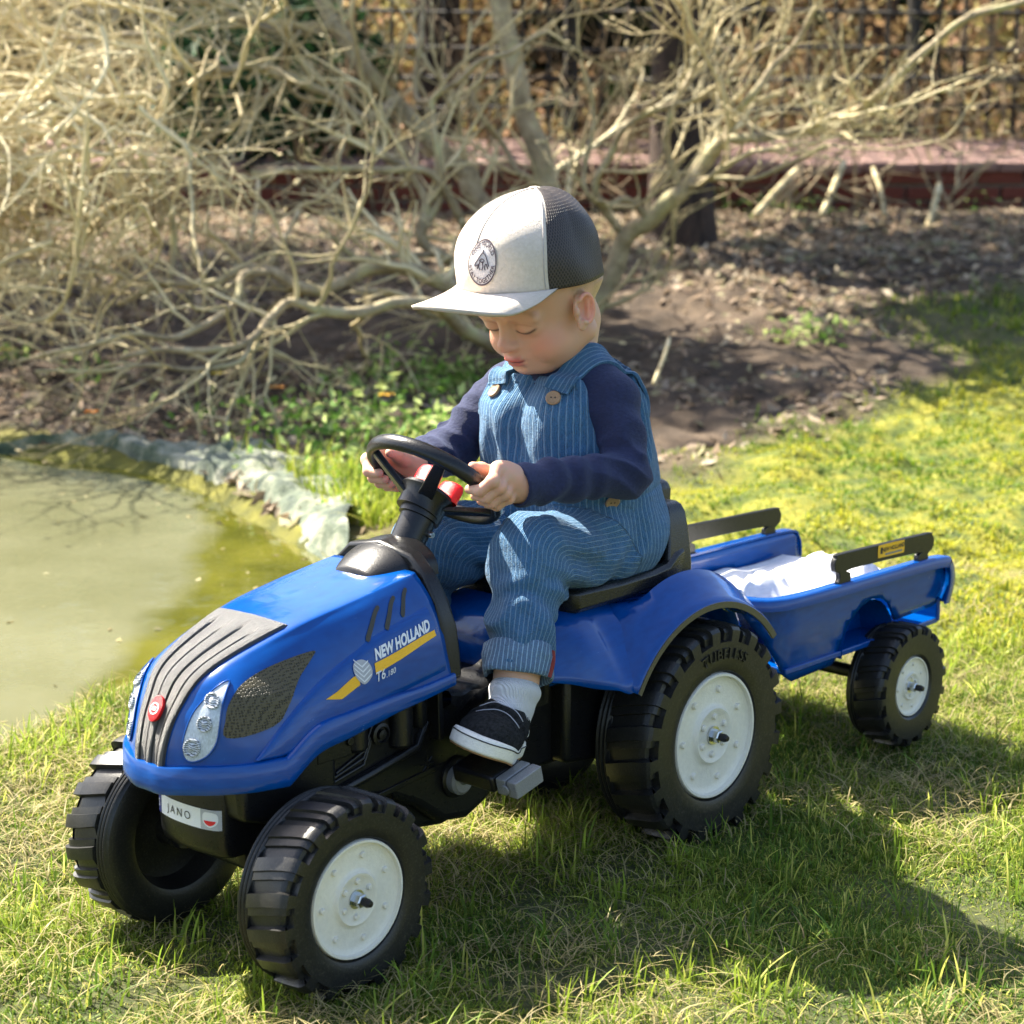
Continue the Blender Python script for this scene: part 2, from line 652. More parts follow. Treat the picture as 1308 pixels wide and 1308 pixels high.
# ------------------------------------------------------------------ grass
def blade_mesh(name, x, y, h, w, lean, az, col, mat, segs=3, curl=0.0, z0=None, droop=1.0):
    """thin bent leaves standing on the ground; arrays of equal length"""
    n = len(x)
    z = gh(x, y) - .004 if z0 is None else z0
    dirx, diry = np.cos(az), np.sin(az)
    k = np.arange(segs + 1) / segs
    V, C = [], []
    side = az + math.pi / 2 + RNG.normal(0, .5, n)
    for i, s in enumerate(k):
        bend = lean * (s ** 1.6)
        up = s * (1 - .35 * lean * s * droop)
        cx = x + h * bend * dirx + curl * h * np.sin(s * 3 + az * 5) * np.cos(az * 3)
        cy = y + h * bend * diry + curl * h * np.sin(s * 3 + az * 5) * np.sin(az * 3)
        cz = z + h * up
        ww = w * (1 - .55 * s) * .5
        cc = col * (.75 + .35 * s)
        if i < segs:
            V += [np.stack([cx - ww * np.cos(side), cy - ww * np.sin(side), cz], -1), np.stack([cx + ww * np.cos(side), cy + ww * np.sin(side), cz], -1)]
            C += [cc, cc]
        else:
            V.append(np.stack([cx, cy, cz], -1))
            C.append(cc)
    m = 2 * segs + 1
    V = np.stack(V, 1).reshape(-1, 3)
    C = np.stack(C, 1).reshape(-1, 3)
    b = (np.arange(n) * m)[:, None]
    Q = np.concatenate([b + np.array([2 * i, 2 * i + 1, 2 * i + 3, 2 * i + 2]) for i in range(segs - 1)])
    T = b + np.array([2 * segs - 2, 2 * segs - 1, 2 * segs])
    o = raw(name, V, [Q, T], mat, cols=C)
    return o

def leaf_mat(name, trans=.5, rough=.55, spec=.25):
    t = Nt(name)
    c = t.attr('Col')
    t.p(Base_Color=c, Roughness=rough)
    t.set(t.b, 'Specular IOR Level', spec)
    tr = t.n('ShaderNodeBsdfTranslucent')
    t.set(tr, 'Color', c)
    mx = t.n('ShaderNodeMixShader')
    t.set(mx, 0, trans)
    t.set(mx, 1, t.b.outputs[0])
    t.set(mx, 2, tr.outputs[0])
    t.t.links.new(mx.outputs[0], t.out.inputs[0])
    return t.m
M['blade'] = leaf_mat('grass_blade', .45)
M['leaf'] = leaf_mat('thin_leaf', .35, .7)

def scatter_dl(n, d0, d1, l_at):
    """random places, more of them near the viewer, within the width seen at each distance"""
    d = d0 + (d1 - d0) * RNG.random(n)
    l = (RNG.random(n) * 2 - 1) * (l_at * d)
    return d, l

def lawn_cols(n, x, y, moss, bright=1.0):
    p3 = np.stack([x, y, 0 * x], -1)
    nn = fbm(p3 * 5, 41, 3)[:, None]
    r = RNG.random((n, 1))
    g1 = np.array([.080, .150, .018])
    g2 = np.array([.215, .285, .030])
    g3 = np.array([.42, .42, .09])
    c = g1 + (g2 - g1) * np.clip(.55 + nn * .7 + (r - .5) * .8, 0, 1)
    c = np.where(RNG.random((n, 1)) < .20, g3, c)
    m = moss[:, None]
    c = c * (1 - m) + m * np.where(RNG.random((n, 1)) < .58 + .6 * nn, np.array([.40, .39, .035]), np.array([.11, .19, .015]))
    return c * (.75 + .5 * RNG.random((n, 1))) * bright

def grass(n, d0, d1, h0, w0, wid=.33, name='lawn_grass', tall=0.0):
    d, l = scatter_dl(int(n), d0, d1, wid)
    x, y = xy(d, l)
    lw, ms, sd_ = zones(x, y)
    p3 = np.stack([x, y, 0 * x], -1)
    cl = fbm(p3 * 7, 31, 2)
    keep = (RNG.random(len(x)) < lw) & (sd_ > .01) & (RNG.random(len(x)) < .95 + .35 * cl)
    x, y, ms, cl = x[keep], y[keep], ms[keep], cl[keep]
    n = len(x)
    h = h0 * (.45 + .55 * RNG.random(n)) * (1 + .45 * cl) * (1 - .45 * ms)
    w = w0 * (.7 + .6 * RNG.random(n))
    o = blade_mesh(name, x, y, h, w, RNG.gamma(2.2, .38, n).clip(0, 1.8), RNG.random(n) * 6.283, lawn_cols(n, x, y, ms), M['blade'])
    return tag(o, 'short spring lawn grass around the toy tractor', 'grass', kind='stuff')

grass(230000, 1.45, 3.0, .021, .0020)
grass(105000, 3.0, 5.2, .034, .0044, .34)
grass(26000, 5.2, 7.6, .045, .0085, .36)
# taller tufts
tx, ty = xy(*scatter_dl(700, 1.5, 3.4, .33))
X_, Y_ = [], []
for a, b in zip(tx, ty):
    k = int(RNG.integers(5, 13))
    X_ += list(a + RNG.normal(0, .009, k))
    Y_ += list(b + RNG.normal(0, .009, k))
# tufts crowding the pond's near bank
for u, v in [(20, 955), (60, 935), (100, 915), (140, 905), (170, 888), (200, 900), (235, 868), (10, 975), (80, 950), (130, 930)]:
    p = pix(u, v, 'z', .01)
    X_ += list(p[0] + RNG.normal(0, .03, 60))
    Y_ += list(p[1] + RNG.normal(0, .03, 60))
X_, Y_ = np.array(X_), np.array(Y_)
lw_, ms_, sd_ = zones(X_, Y_)
k = (lw_ > .5) & (sd_ > .005) & (ms_ < .5)
X_, Y_, ms_ = X_[k], Y_[k], ms_[k]
n = len(X_)
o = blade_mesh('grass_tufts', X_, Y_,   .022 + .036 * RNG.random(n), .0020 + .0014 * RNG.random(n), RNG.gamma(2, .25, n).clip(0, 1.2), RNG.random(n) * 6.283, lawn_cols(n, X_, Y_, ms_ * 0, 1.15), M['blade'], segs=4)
tag(o, 'longer bright tufts standing out of the lawn', 'grass', kind='stuff')
# dead straw lying between the blades
d, l = scatter_dl(52000, 1.45, 3.6, .33)
x, y = xy(d, l)
lw_, ms_, sd_ = zones(x, y)
cl = fbm(np.stack([x, y, 0 * x], -1) * 4, 51, 3)
k = (lw_ > .4) & (sd_ > 0) & (RNG.random(len(x)) < .55 + .7 * cl)
x, y = x[k], y[k]
n = len(x)
sc = np.array([.44, .37, .17]) * (.45 + .75 * RNG.random((n, 1)))
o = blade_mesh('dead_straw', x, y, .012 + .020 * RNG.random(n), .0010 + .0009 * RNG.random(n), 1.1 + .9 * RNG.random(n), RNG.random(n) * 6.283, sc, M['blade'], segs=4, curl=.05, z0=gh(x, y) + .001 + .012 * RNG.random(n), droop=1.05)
tag(o, 'dry tan straw lying matted in the lawn', 'straw', kind='stuff')

# dry leaf litter and chips on the bed
def litter(name, label, x, y, size, cols, zoff=.004, up=.5, z=None):
    n = len(x)
    z = gh(x, y) + zoff if z is None else z
    c = np.stack([x, y, z], -1)
    a = RNG.normal(0, 1, (n, 3))
    a[:, 2] *= up
    a /= np.linalg.norm(a, axis=1)[:, None]
    b = RNG.normal(0, 1, (n, 3))
    b[:, 2] *= up
    b -= a * (a * b).sum(1)[:, None]
    b /= np.linalg.norm(b, axis=1)[:, None]
    nn = np.cross(a, b)
    s = size[:, None]
    V = np.stack([c - a * s, c + b * s * .45 + nn * s * .18, c + a * s, c - b * s * .45 + nn * s * .18], 1).reshape(-1, 3)
    i = (np.arange(n) * 4)[:, None]
    F = np.concatenate([i + np.array([0, 1, 2]), i + np.array([0, 2, 3])])
    o = raw(name, V, F, M['leaf'], cols=np.repeat(cols, 4, 0), smooth=False)
    return tag(o, label, name.replace('_', ' '), kind='stuff')
d = 3.3 + 6.2 * RNG.random(76000) ** .8
l = (-.56 + .93 * RNG.random(76000)) * d
x, y = xy(d, l)
lw_, ms_, sd_ = zones(x, y)
k = (RNG.random(len(x)) > lw_ * 1.1) & (sd_ > .02) & (RNG.random(len(x)) < .12 + .85 * sstep(6.6, 8, d[:]) + .30 * sstep(4.9, 4.2, d[:]) + .5 * vnoise(np.stack([x, y, 0 * x], -1) * 3, 61))
x, y, d = x[k], y[k], d[k]
pal = np.array([[.30, .22, .15], [.42, .33, .23], [.22, .16, .10], [.50, .42, .31], [.34, .31, .18], [.40, .30, .22]])
litter('leaf_litter', 'dry brown leaves and chips strewn over the bare bed', x, y, .012 + .022 * RNG.random(len(x)), pal[RNG.integers(0, 6, len(x))] * (.6 + .6 * RNG.random((len(x), 1))))

x, y = FLOAT
c = np.array([[.30, .26, .12], [.42, .38, .22], [.14, .12, .05]])[RNG.integers(0, 3, len(x))]
litter('floating_debris', 'bits of leaf and twig floating on the pond', x, y, .004 + .010 * RNG.random(len(x)) ** 2, c, up=.06, z=np.full(len(x), -.033))
# low green weeds between pond and bed
spots = [(455, 570, .30, 420), (500, 520, .22, 300), (545, 500, .20, 260), (585, 505, .14, 200), (480, 610, .16, 260), (520, 560, .2, 260), (400, 555, .2, 120), (470, 650, .10, 160),
         (960, 330, .25, 260), (1010, 335, .2, 160), (1030, 420, .13, 160), (1240, 330, .2, 120), (20, 490, .1, 60), (105, 500, .1, 50), (560, 560, .12, 140), (600, 470, .15, 90), (300, 540, .2, 60)]
X_, Y_, Z_, S_ = [], [], [], []
for u, v, r, k in spots:
    p = pix(u, v, 'z', .0 if v > 450 else .14)
    k = int(k * .65)
    a = RNG.normal(0, r * .5, (k, 2))
    hgt = RNG.random(k) ** 1.5 * .10 * min(1, r * 4)
    X_ += list(p[0] + a[:, 0])
    Y_ += list(p[1] + a[:, 1])
    Z_ += list(hgt)
    S_ += list(.008 + .016 * RNG.random(k))
X_, Y_, Z_, S_ = map(np.array, (X_, Y_, Z_, S_))
k = pond_sd(X_, Y_) > .05
X_, Y_, Z_, S_ = X_[k], Y_[k], Z_[k], S_[k]
c = np.where(RNG.random((len(X_), 1)) < .45, np.array([.16, .30, .05]), np.array([.42, .50, .17])) * (.6 + .7 * RNG.random((len(X_), 1)))
litter('weed_leaves', 'low fresh green weeds sprouting on the bed behind the pond', X_, Y_, S_, c, up=.7, z=gh(X_, Y_) + .005 + Z_)
# grassy fringe by the liner
n = 3200
p = pix(468, 640, 'z', 0)
x = p[0] + RNG.normal(0, .16, n)
y = p[1] + RNG.normal(0, .22, n)
k = pond_sd(x, y) > .12
x, y = x[k], y[k]
n = len(x)
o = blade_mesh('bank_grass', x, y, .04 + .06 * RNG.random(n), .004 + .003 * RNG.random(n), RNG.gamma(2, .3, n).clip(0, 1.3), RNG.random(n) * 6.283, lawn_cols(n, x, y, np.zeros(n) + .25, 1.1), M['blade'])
tag(o, 'yellow green grass growing beside the pond liner', 'grass', kind='stuff')
# small yellow and orange flowers
for (u, v, c, lab) in [(118, 543, (.75, .25, .02), 'orange flower on the far pond bank beside the liner'), (278, 505, (.8, .62, .03), 'yellow flower nearest the middle of the bare bed behind the pond'),
                       (352, 508, (.8, .34, .04), 'orange flower under the low magnolia limbs behind the pond'), (492, 527, (.8, .45, .02), 'deep yellow flower among the green weeds left of the child'),
                       (10, 487, (.7, .66, .03), 'pale yellow flower at the left edge of the bed')]:
    p = pix(u, v + 10, 'z', 0.0)
    g = float(gh(p[0], p[1]))
    e = tag(empty('flower', (p[0], p[1], g)), lab, 'flower', 'small flowers on the bed behind the pond')
    mt = bpy.data.materials.get('petal_%d' % int(c[1] * 100)) or plastic('petal_%d' % int(c[1] * 100), c, .6)
    MB().tube([(0, 0, 0), (.004, 0, .02), (.006, .002, .045)], [.002, .0015, .001], 5).build('stem', M['blade'], e)
    for j in range(6):
        a = j * math.pi / 3
        ca, sa = math.cos(a), math.sin(a)
        MB().add([(.006, .002, .045), (.006 + .014 * ca - .007 * sa, .002 + .014 * sa + .007 * ca, .052), (.006 + .027 * ca, .002 + .027 * sa, .049), (.006 + .014 * ca + .007 * sa, .002 + .014 * sa - .007 * ca, .052)], [(0, 1, 2, 3)]).build('petal', mt, e)
# ------------------------------------------------------------------ brick wall and fence at the back
# the wall line: through two photo points at 9 m
def wall_pt(l, dz=0.0, back=0.0):
    x, y = xy(9.1 + .03 * l + back, l)
    return np.array([x, y, dz])
t = Nt('red_brick')
c = t.ramp(t.noise(18, 5), [(.3, (.12, .030, .018)), (.6, (.22, .055, .034)), (.8, (.30, .11, .08))])
t.p(Base_Color=c, Roughness=.9, Normal=t.bump(t.noise(160, 5), .004))
M['brick'] = t.m
t = Nt('sunlit_coping_brick')
c = t.ramp(t.noise(14, 6, rough=.7), [(.3, (.17, .085, .07)), (.5, (.32, .19, .16)), (.75, (.48, .36, .32))])  # paler than the wall brick: sun on the top is in the colour
t.p(Base_Color=c, Roughness=.9, Normal=t.bump(t.noise(120, 5), .005))
M['coping'] = t.m
M['mortar'] = plastic('old_mortar', (.20, .17, .14), .95, var=.3)
ZB, ZT = .29, .545
wall = tag(empty('brick_wall', wall_pt(0, ZB)), 'low red brick wall with sloping coping coloured pale as in sunlight at the foot of the fence', 'wall')
WL0, WL1 = -6.2, 3.4
vdir = (wall_pt(1) - wall_pt(0))
vdir /= np.linalg.norm(vdir)
ang = math.atan2(vdir[1], vdir[0])
core = MB()
a, b = wall_pt(WL0), wall_pt(WL1)
nrm = np.array([fh[0], fh[1], 0])
core.add([tuple(q + nrm * w + np.array([0, 0, z])) for q in (a, b) for w in (.012, .10) for z in (ZB - .3, ZT)], [(0, 1, 3, 2), (4, 6, 7, 5), (0, 4, 5, 1), (2, 3, 7, 6), (0, 2, 6, 4), (1, 5, 7, 3)])
par(core.build('mortar_core', M['mortar'], smooth=False), wall)
def brick_mesh(name, dx, dy, dz, mat):
    bm = bmesh.new()
    bmesh.ops.create_cube(bm, size=1)
    for v in bm.verts:
        v.co = Vector((v.co.x * dx, v.co.y * dy, v.co.z * dz)) + Vector([random.uniform(-.002, .002) for _ in range(3)])
    bmesh.ops.bevel(bm, geom=bm.edges[:], offset=.004, segments=1, affect='EDGES')
    me = bpy.data.meshes.new(name)
    bm.to_mesh(me)
    bm.free()
    me.materials.append(mat)
    return me
BM = [brick_mesh('brick', .20, .10, .055, M['brick']) for _ in range(4)]
CM = [brick_mesh('coping_brick', .115, .30, .04, M['coping']) for _ in range(4)]
def put(me, name, loc, rz=0, rx=0, parent=None):
    o = bpy.data.objects.new(name, me)
    COL.objects.link(o)
    o.rotation_euler = (rx, 0, rz)
    o.location = Vector(loc) - (Vector(parent.location) if parent else Vector())
    o.parent = parent
    return o
for r_ in range(4):
    l = WL0 + (r_ % 2) * .105
    while l < WL1:
        if l > -5.9:
            put(random.choice(BM), 'brick', wall_pt(l, ZB - .02 + r_ * .066 + .028 + random.uniform(-.003, .003), .04 + random.uniform(-.006, .006)), ang + random.uniform(-.01, .01), 0, wall)
        l += .212
l = WL0
k = 0
while l < WL1:
    for j, bk in enumerate((.11, .42)):
        put(random.choice(CM), 'coping_brick', wall_pt(l, ZT + .018 + j * .052 + random.uniform(-.004, .004), bk + random.uniform(-.01, .01)), ang + random.uniform(-.02, .02), .16 + random.uniform(-.02, .02), wall)
    l += .122

# dark wire trellis on the coping
fence = tag(empty('trellis_fence', wall_pt(0, ZT + .1, .62)), 'dark square mesh fence standing along the top of the brick wall', 'fence')
M['wire'] = plastic('dark_fence_bar', (.018, .015, .012), .7)
l = -1.9
while l < 3.3:
    p = wall_pt(l, 0, .62)
    par(MB().tube([(p[0], p[1], ZT + .02), (p[0] + random.uniform(-.01, .01), p[1], 2.05)], .011, 5).build('upright_bar', M['wire']), fence)
    l += .122
for z in (.80, .93, 1.07, 1.24, 1.42, 1.60, 1.80, 2.0):
    q = [wall_pt(v, z + .008 * math.sin(v * 3 + z * 9), .605) for v in np.linspace(-2, 3.35, 14)]
    par(MB().tube(q, .011 if z != .93 else .016, 5).build('cross_bar', M['wire']), fence)
for l in (-2.0, .28, 1.9, 3.4):
    p = wall_pt(l, 0, .70)
    par(MB().tube([(p[0], p[1], .4), (p[0], p[1], 2.3)], .035, 8).build('post', M['wire']), fence)

# ------------------------------------------------------------------ thicket behind the fence
def cloud(name, label, n, d0, d1, l0, l1, z0, z1, pal, size, cat='undergrowth'):
    d = d0 + (d1 - d0) * RNG.random(n)
    l = l0 + (l1 - l0) * RNG.random(n)
    x, y = xy(d, l)
    z = z0 + (z1 - z0) * RNG.random(n)
    p3 = np.stack([x, y, z], -1)
    nn = fbm(p3 * 1.7, 71, 3) + .4 * vnoise(p3 * 9, 77)
    k = nn > -.25
    x, y, z, nn = x[k], y[k], z[k], nn[k]
    m = len(x)
    pi = np.clip(((nn + .6) / 1.4 * len(pal)).astype(int) + RNG.integers(-1, 2, m), 0, len(pal) - 1)
    c = np.array(pal)[pi] * (.6 + .7 * RNG.random((m, 1)))
    o = litter(name, label, x, y, size * (.5 + RNG.random(m)), c, z=z, up=1)
    o['category'] = cat
    return o
PAL = [(.05, .035, .02), (.16, .11, .06), (.34, .22, .12), (.44, .32, .17), (.56, .46, .20), (.50, .31, .20), (.40, .36, .14)]
cloud('thicket_leaves', 'tan and olive thicket of dead leaves behind the fence', 26000, 10.2, 11.4, -.9, 3.6, .5, 1.9, PAL, .036)
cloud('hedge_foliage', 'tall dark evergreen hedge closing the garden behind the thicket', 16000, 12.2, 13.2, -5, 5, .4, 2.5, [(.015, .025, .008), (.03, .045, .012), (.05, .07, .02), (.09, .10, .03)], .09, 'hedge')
t = Nt('hedge_wood_in_shade')
t.p(Base_Color=t.ramp(t.noise(3, 6), [(.3, (.010, .012, .005)), (.7, (.04, .035, .015))]), Roughness=1)  # near-black colour holds the shade deep inside the hedge
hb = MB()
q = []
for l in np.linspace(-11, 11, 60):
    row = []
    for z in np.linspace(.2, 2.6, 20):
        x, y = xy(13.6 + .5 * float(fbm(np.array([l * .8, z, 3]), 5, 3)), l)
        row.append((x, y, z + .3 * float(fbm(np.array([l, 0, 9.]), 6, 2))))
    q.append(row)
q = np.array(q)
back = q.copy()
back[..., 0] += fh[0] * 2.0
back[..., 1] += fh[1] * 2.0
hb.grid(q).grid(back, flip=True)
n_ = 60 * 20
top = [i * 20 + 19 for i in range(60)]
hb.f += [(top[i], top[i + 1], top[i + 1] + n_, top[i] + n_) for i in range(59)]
tag(hb.build('hedge_mass', t.m), 'dense core of the tall hedge at the back, coloured dark as in deep shade', 'hedge', kind='stuff')

# trunks of the conifers
t = Nt('dark_conifer_bark')
co = t.coord()
mp = t.n('ShaderNodeMapping')
t.set(mp, 'Vector', co)
mp.inputs['Scale'].default_value = (10, 10, 2)
bn = t.noise(3, 7, mp.outputs[0], .7)
t.p(Base_Color=t.ramp(bn, [(.35, (.022, .014, .010)), (.7, (.10, .06, .042))]), Roughness=.95, Normal=t.bump(bn, .03))
M['bark'] = t.m
def conifer(u, v, dist, rad, label, crown_h, crown_r, n=2600):
    p = pixz(u, v, dist)
    g = float(gh(p[0], p[1]))
    e = tag(empty('conifer', (p[0], p[1], g)), label, 'tree', 'conifers at the back of the garden')
    H = crown_h[1]
    pts = [(0, 0, -.1), (.01, 0, .15), (.03, .01, 1), (.05, -.02, 2), (.05, .02, H)]
    MB().tube(pts, [rad * 1.5, rad * 1.12, rad, rad * .9, rad * .25], 14).build('trunk', M['bark'], e)
    X, Y, Z = [], [], []
    br = MB()
    for k in range(34):
        z = crown_h[0] + (H - crown_h[0]) * (k / 34) + random.uniform(-.1, .1)
        a = k * 2.4 + random.uniform(-.3, .3)
        r = crown_r * (1 - .75 * (k / 34)) * random.uniform(.7, 1.1)
        br.tube([(0, 0, z), (r * .5 * math.cos(a), r * .5 * math.sin(a), z + .05), (r * math.cos(a), r * math.sin(a), z - .12 * r)], [rad * .22, rad * .12, .006], 5)
        m = n // 34
        s = RNG.random(m) ** .6
        X += list(r * s * math.cos(a) + RNG.normal(0, .09 + .1 * s, m))
        Y += list(r * s * math.sin(a) + RNG.normal(0, .09 + .1 * s, m))
        Z += list(z + .05 - .12 * r * s + RNG.normal(0, .06, m))
    br.build('branches', M['bark'], e)
    X, Y, Z = map(np.array, (X, Y, Z))
    m = len(X)
    c = np.array([.028, .060, .018]) * (.5 + 1.0 * RNG.random((m, 1)))
    o = litter('crown', None, X, Y, .05 + .05 * RNG.random(m), c, z=Z, up=.6)
    del o['kind']
    if 'category' in o:
        del o['category']
    o.parent = e
    return e
conifer(868, 240, 7.9, .115, 'thick dark conifer trunk rising right behind the child and in front of the brick wall', (1.5, 4.0), 1.35, 11000)
conifer(560, 150, 9.9, .10, 'dark conifer trunk standing deep behind the magnolia, left of the cap', (3.4, 5.5), .9, 1200)
conifer(1120, 120, 11.9, .10, 'conifer standing behind the fence at the right', (3.4, 6), 1.0, 1200)
conifer(-150, 190, 7.75, .10, 'unseen conifer added beyond the left edge so that its crown shades the bed', (1.7, 4.2), 1.05, 9000)  # out of view, put in so its crown shades the bed
# dark evergreen bush seen through the gap in the branches
p = pixz(345, 160, 9.4)
e = tag(empty('evergreen_bush', (p[0], p[1], float(gh(p[0], p[1])))), 'dark green bush glimpsed through the gap in the magnolia branches', 'bush')
m = 4200
v = RNG.normal(0, 1, (m, 3))
v /= np.linalg.norm(v, axis=1)[:, None]
v *= (.55 + .45 * RNG.random((m, 1)))
o = litter('foliage', None, v[:, 0] * .62, v[:, 1] * .62, .03 + .03 * RNG.random(m), np.array([.022, .060, .020]) * (.4 + 1.2 * RNG.random((m, 1))), z=v[:, 2] * .6 + .45, up=1)
del o['kind'], o['category']
o.parent = e
MB().tube([(0, 0, -.1), (0, .02, .6)], [.05, .02], 8).build('trunk', M['bark'], e)

# ------------------------------------------------------------------ the magnolia
t = Nt('pale_magnolia_bark')
co = t.coord()
bn = t.noise(22, 6, co, .65)
lich = t.ramp(t.noise(9, 4, co), [(.5, (0, 0, 0)), (.7, (1, 1, 1))])
t.p(Base_Color=t.mix(lich, t.ramp(bn, [(.3, (.17, .13, .075)), (.55, (.34, .275, .17)), (.8, (.56, .48, .33))]), (.40, .37, .19)), Roughness=.85, Normal=t.bump(bn, .01))
M['mag'] = t.m
t = Nt('pale_magnolia_twig')
t.p(Base_Color=t.ramp(t.noise(6, 4), [(.3, (.26, .20, .095)), (.5, (.52, .43, .24)), (.75, (.74, .66, .44))]), Roughness=.8)
M['twig'] = t.m
MAG = pixz(705, 440, 6.15)
MAG[2] = float(gh(MAG[0], MAG[1]))
mag = tag(empty('magnolia_tree', MAG), 'large leafless magnolia with pale twisted limbs spreading behind the child', 'tree')

LIMBS = [  # photo pixels, distance along the view axis, thickness in pixels
    ([(706, 452, 6.15), (720, 438, 6.15), (745, 415, 6.15), (774, 362, 6.15), (799, 305, 6.1), (829, 280, 6.05), (869, 245, 6.0), (904, 205, 6.0), (929, 180, 5.95)], 34, 17),
    ([(929, 180, 5.95), (968, 176, 5.9), (1004, 172, 5.9), (1048, 158, 5.85), (1089, 140, 5.8), (1119, 120, 5.75), (1179, 70, 5.7), (1239, 25, 5.65), (1304, 2, 5.6), (1360, -20, 5.6)], 13, 9),
    ([(929, 182, 5.95), (942, 152, 5.95), (954, 125, 5.9), (974, 100, 5.9), (1014, 55, 5.9), (1049, 0, 5.85), (1075, -40, 5.8)], 13, 6),
    ([(880, 236, 6.0), (894, 230, 5.95), (954, 227, 5.85), (1014, 205, 5.8), (1054, 183, 5.75)], 9, 5),
    ([(799, 303, 6.1), (775, 272, 6.05), (760, 240, 6.0), (778, 195, 6.0), (800, 160, 5.95), (854, 135, 5.9), (904, 120, 5.9), (954, 75, 5.85), (1014, 50, 5.8)], 12, 5),
    ([(722, 440, 6.2), (715, 380, 6.3), (710, 300, 6.5), (700, 235, 6.6), (690, 200, 6.6), (672, 140, 6.6), (655, 80, 6.6), (640, 0, 6.6), (632, -40, 6.6)], 32, 26),
    ([(712, 448, 6.15), (670, 445, 6.0), (620, 435, 5.7), (575, 405, 5.5), (550, 390, 5.4), (500, 388, 5.3), (465, 395, 5.25), (410, 392, 5.2), (368, 381, 5.2), (345, 405, 5.15), (320, 435, 5.1), (280, 446, 5.05), (215, 445, 5.0), (150, 462, 5.0)], 22, 7),
    ([(712, 446, 6.15), (660, 420, 6.0), (610, 385, 5.85), (565, 358, 5.75), (530, 346, 5.7), (480, 343, 5.65), (450, 355, 5.6), (415, 371, 5.55), (380, 365, 5.5), (345, 346, 5.5), (310, 340, 5.45), (280, 355, 5.4), (220, 363, 5.4), (150, 385, 5.4)], 26, 8),
    ([(600, 380, 5.85), (565, 398, 5.7), (530, 385, 5.65), (500, 372, 5.6), (450, 369, 5.55)], 15, 8),
    ([(712, 442, 6.2), (690, 400, 6.2), (640, 370, 6.1), (600, 350, 6.0), (575, 334, 6.0), (540, 300, 5.95), (540, 260, 5.95), (520, 220, 5.95), (490, 200, 5.9), (465, 185, 5.9), (420, 180, 5.9)], 20, 8),
    ([(540, 296, 5.95), (562, 245, 5.95), (560, 215, 5.9), (555, 150, 5.9), (555, 125, 5.9), (590, 100, 5.85), (615, 75, 5.8), (654, 65, 5.8), (700, 40, 5.8)], 11, 6),
    ([(700, 420, 6.25), (660, 330, 6.4), (605, 250, 6.5), (595, 220, 6.5), (550, 185, 6.5), (500, 130, 6.5), (465, 90, 6.4), (430, 30, 6.4), (410, -20, 6.4)], 30, 20),
    ([(555, 128, 5.9), (535, 125, 6.0), (537, 65, 6.0), (540, 0, 6.0), (542, -30, 6.0)], 9, 6),
    ([(500, 130, 6.4), (465, 155, 6.2), (425, 125, 6.1), (375, 100, 6.0), (325, 87, 5.9), (280, 90, 5.8), (240, 75, 5.7), (200, 50, 5.6), (140, 47, 5.5), (80, 50, 5.4)], 14, 8),
    ([(345, 346, 5.5), (310, 350, 5.3), (300, 390, 5.2), (240, 425, 5.1), (190, 430, 5.0), (120, 435, 4.9), (40, 460, 4.9)], 11, 6),
    ([(215, 360, 5.4), (215, 280, 5.4), (190, 220, 5.3), (170, 175, 5.3), (185, 120, 5.3)], 10, 5),
    ([(640, 372, 6.1), (600, 300, 6.0), (550, 222, 5.9), (480, 215, 5.85), (430, 218, 5.8), (380, 220, 5.7), (320, 222, 5.65)], 12, 7),
    ([(575, 330, 6.0), (550, 325, 5.9), (480, 330, 5.85), (450, 325, 5.8), (410, 290, 5.75)], 10, 6),
    ([(712, 300, 6.5), (690, 240, 6.3), (660, 220, 6.2), (640, 180, 6.2), (615, 145, 6.1), (605, 120, 6.1), (630, 70, 6.1)], 11, 5),
    ([(869, 245, 6.0), (850, 190, 5.95), (862, 130, 5.9), (885, 80, 5.9), (880, 20, 5.85), (890, -30, 5.8)], 12, 6),
    ([(829, 280, 6.05), (800, 255, 6.0), (780, 262, 5.95), (755, 252, 5.9), (745, 225, 5.9), (760, 150, 5.9), (740, 80, 5.9)], 10, 5),
    ([(430, 30, 6.4), (370, 40, 6.2), (300, 20, 6.1), (240, -10, 6.0)], 12, 8),
    ([(240, 75, 5.7), (210, 110, 5.6), (150, 130, 5.5), (90, 160, 5.4), (20, 170, 5.4), (-40, 190, 5.3)], 9, 5),
    ([(220, 363, 5.4), (160, 350, 5.3), (100, 330, 5.3), (40, 335, 5.2), (-30, 345, 5.2)], 9, 5),
    ([(320, 435, 5.1), (300, 465, 5.05), (240, 470, 5.0), (180, 470, 4.95), (110, 470, 4.9), (40, 478, 4.9)], 8, 4),
]
chains = []
for pts, t0, t1 in LIMBS:
    P = smooth_open([pixz(u, v, d) for u, v, d in pts], 5)
    P = P + np.stack([vnoise(P * 9, 91), vnoise(P * 9, 92), vnoise(P * 9, 93)], -1) * .012
    dist = np.interp(np.linspace(0, 1, len(P)), np.linspace(0, 1, len(pts)), [q[2] for q in pts])
    rad = np.linspace(t0, t1, len(P)) / 2 / 2594.3 * dist * (1 + .12 * vnoise(P * 25, 95))
    if P[0][2] < MAG[2] + .15:
        P[0][2] -= .08
    o = MB().tube(P, list(rad), 10).build('limb', M['mag'], None, angle=180)
    par(o, mag)
    chains.append((P, rad))
MB().lathe([(.0, -.12), (.17, -.1), (.13, .0), (.10, .06), (.07, .12), (0, .14)], 16, axis='z').build('trunk', M['mag'], mag, angle=180)

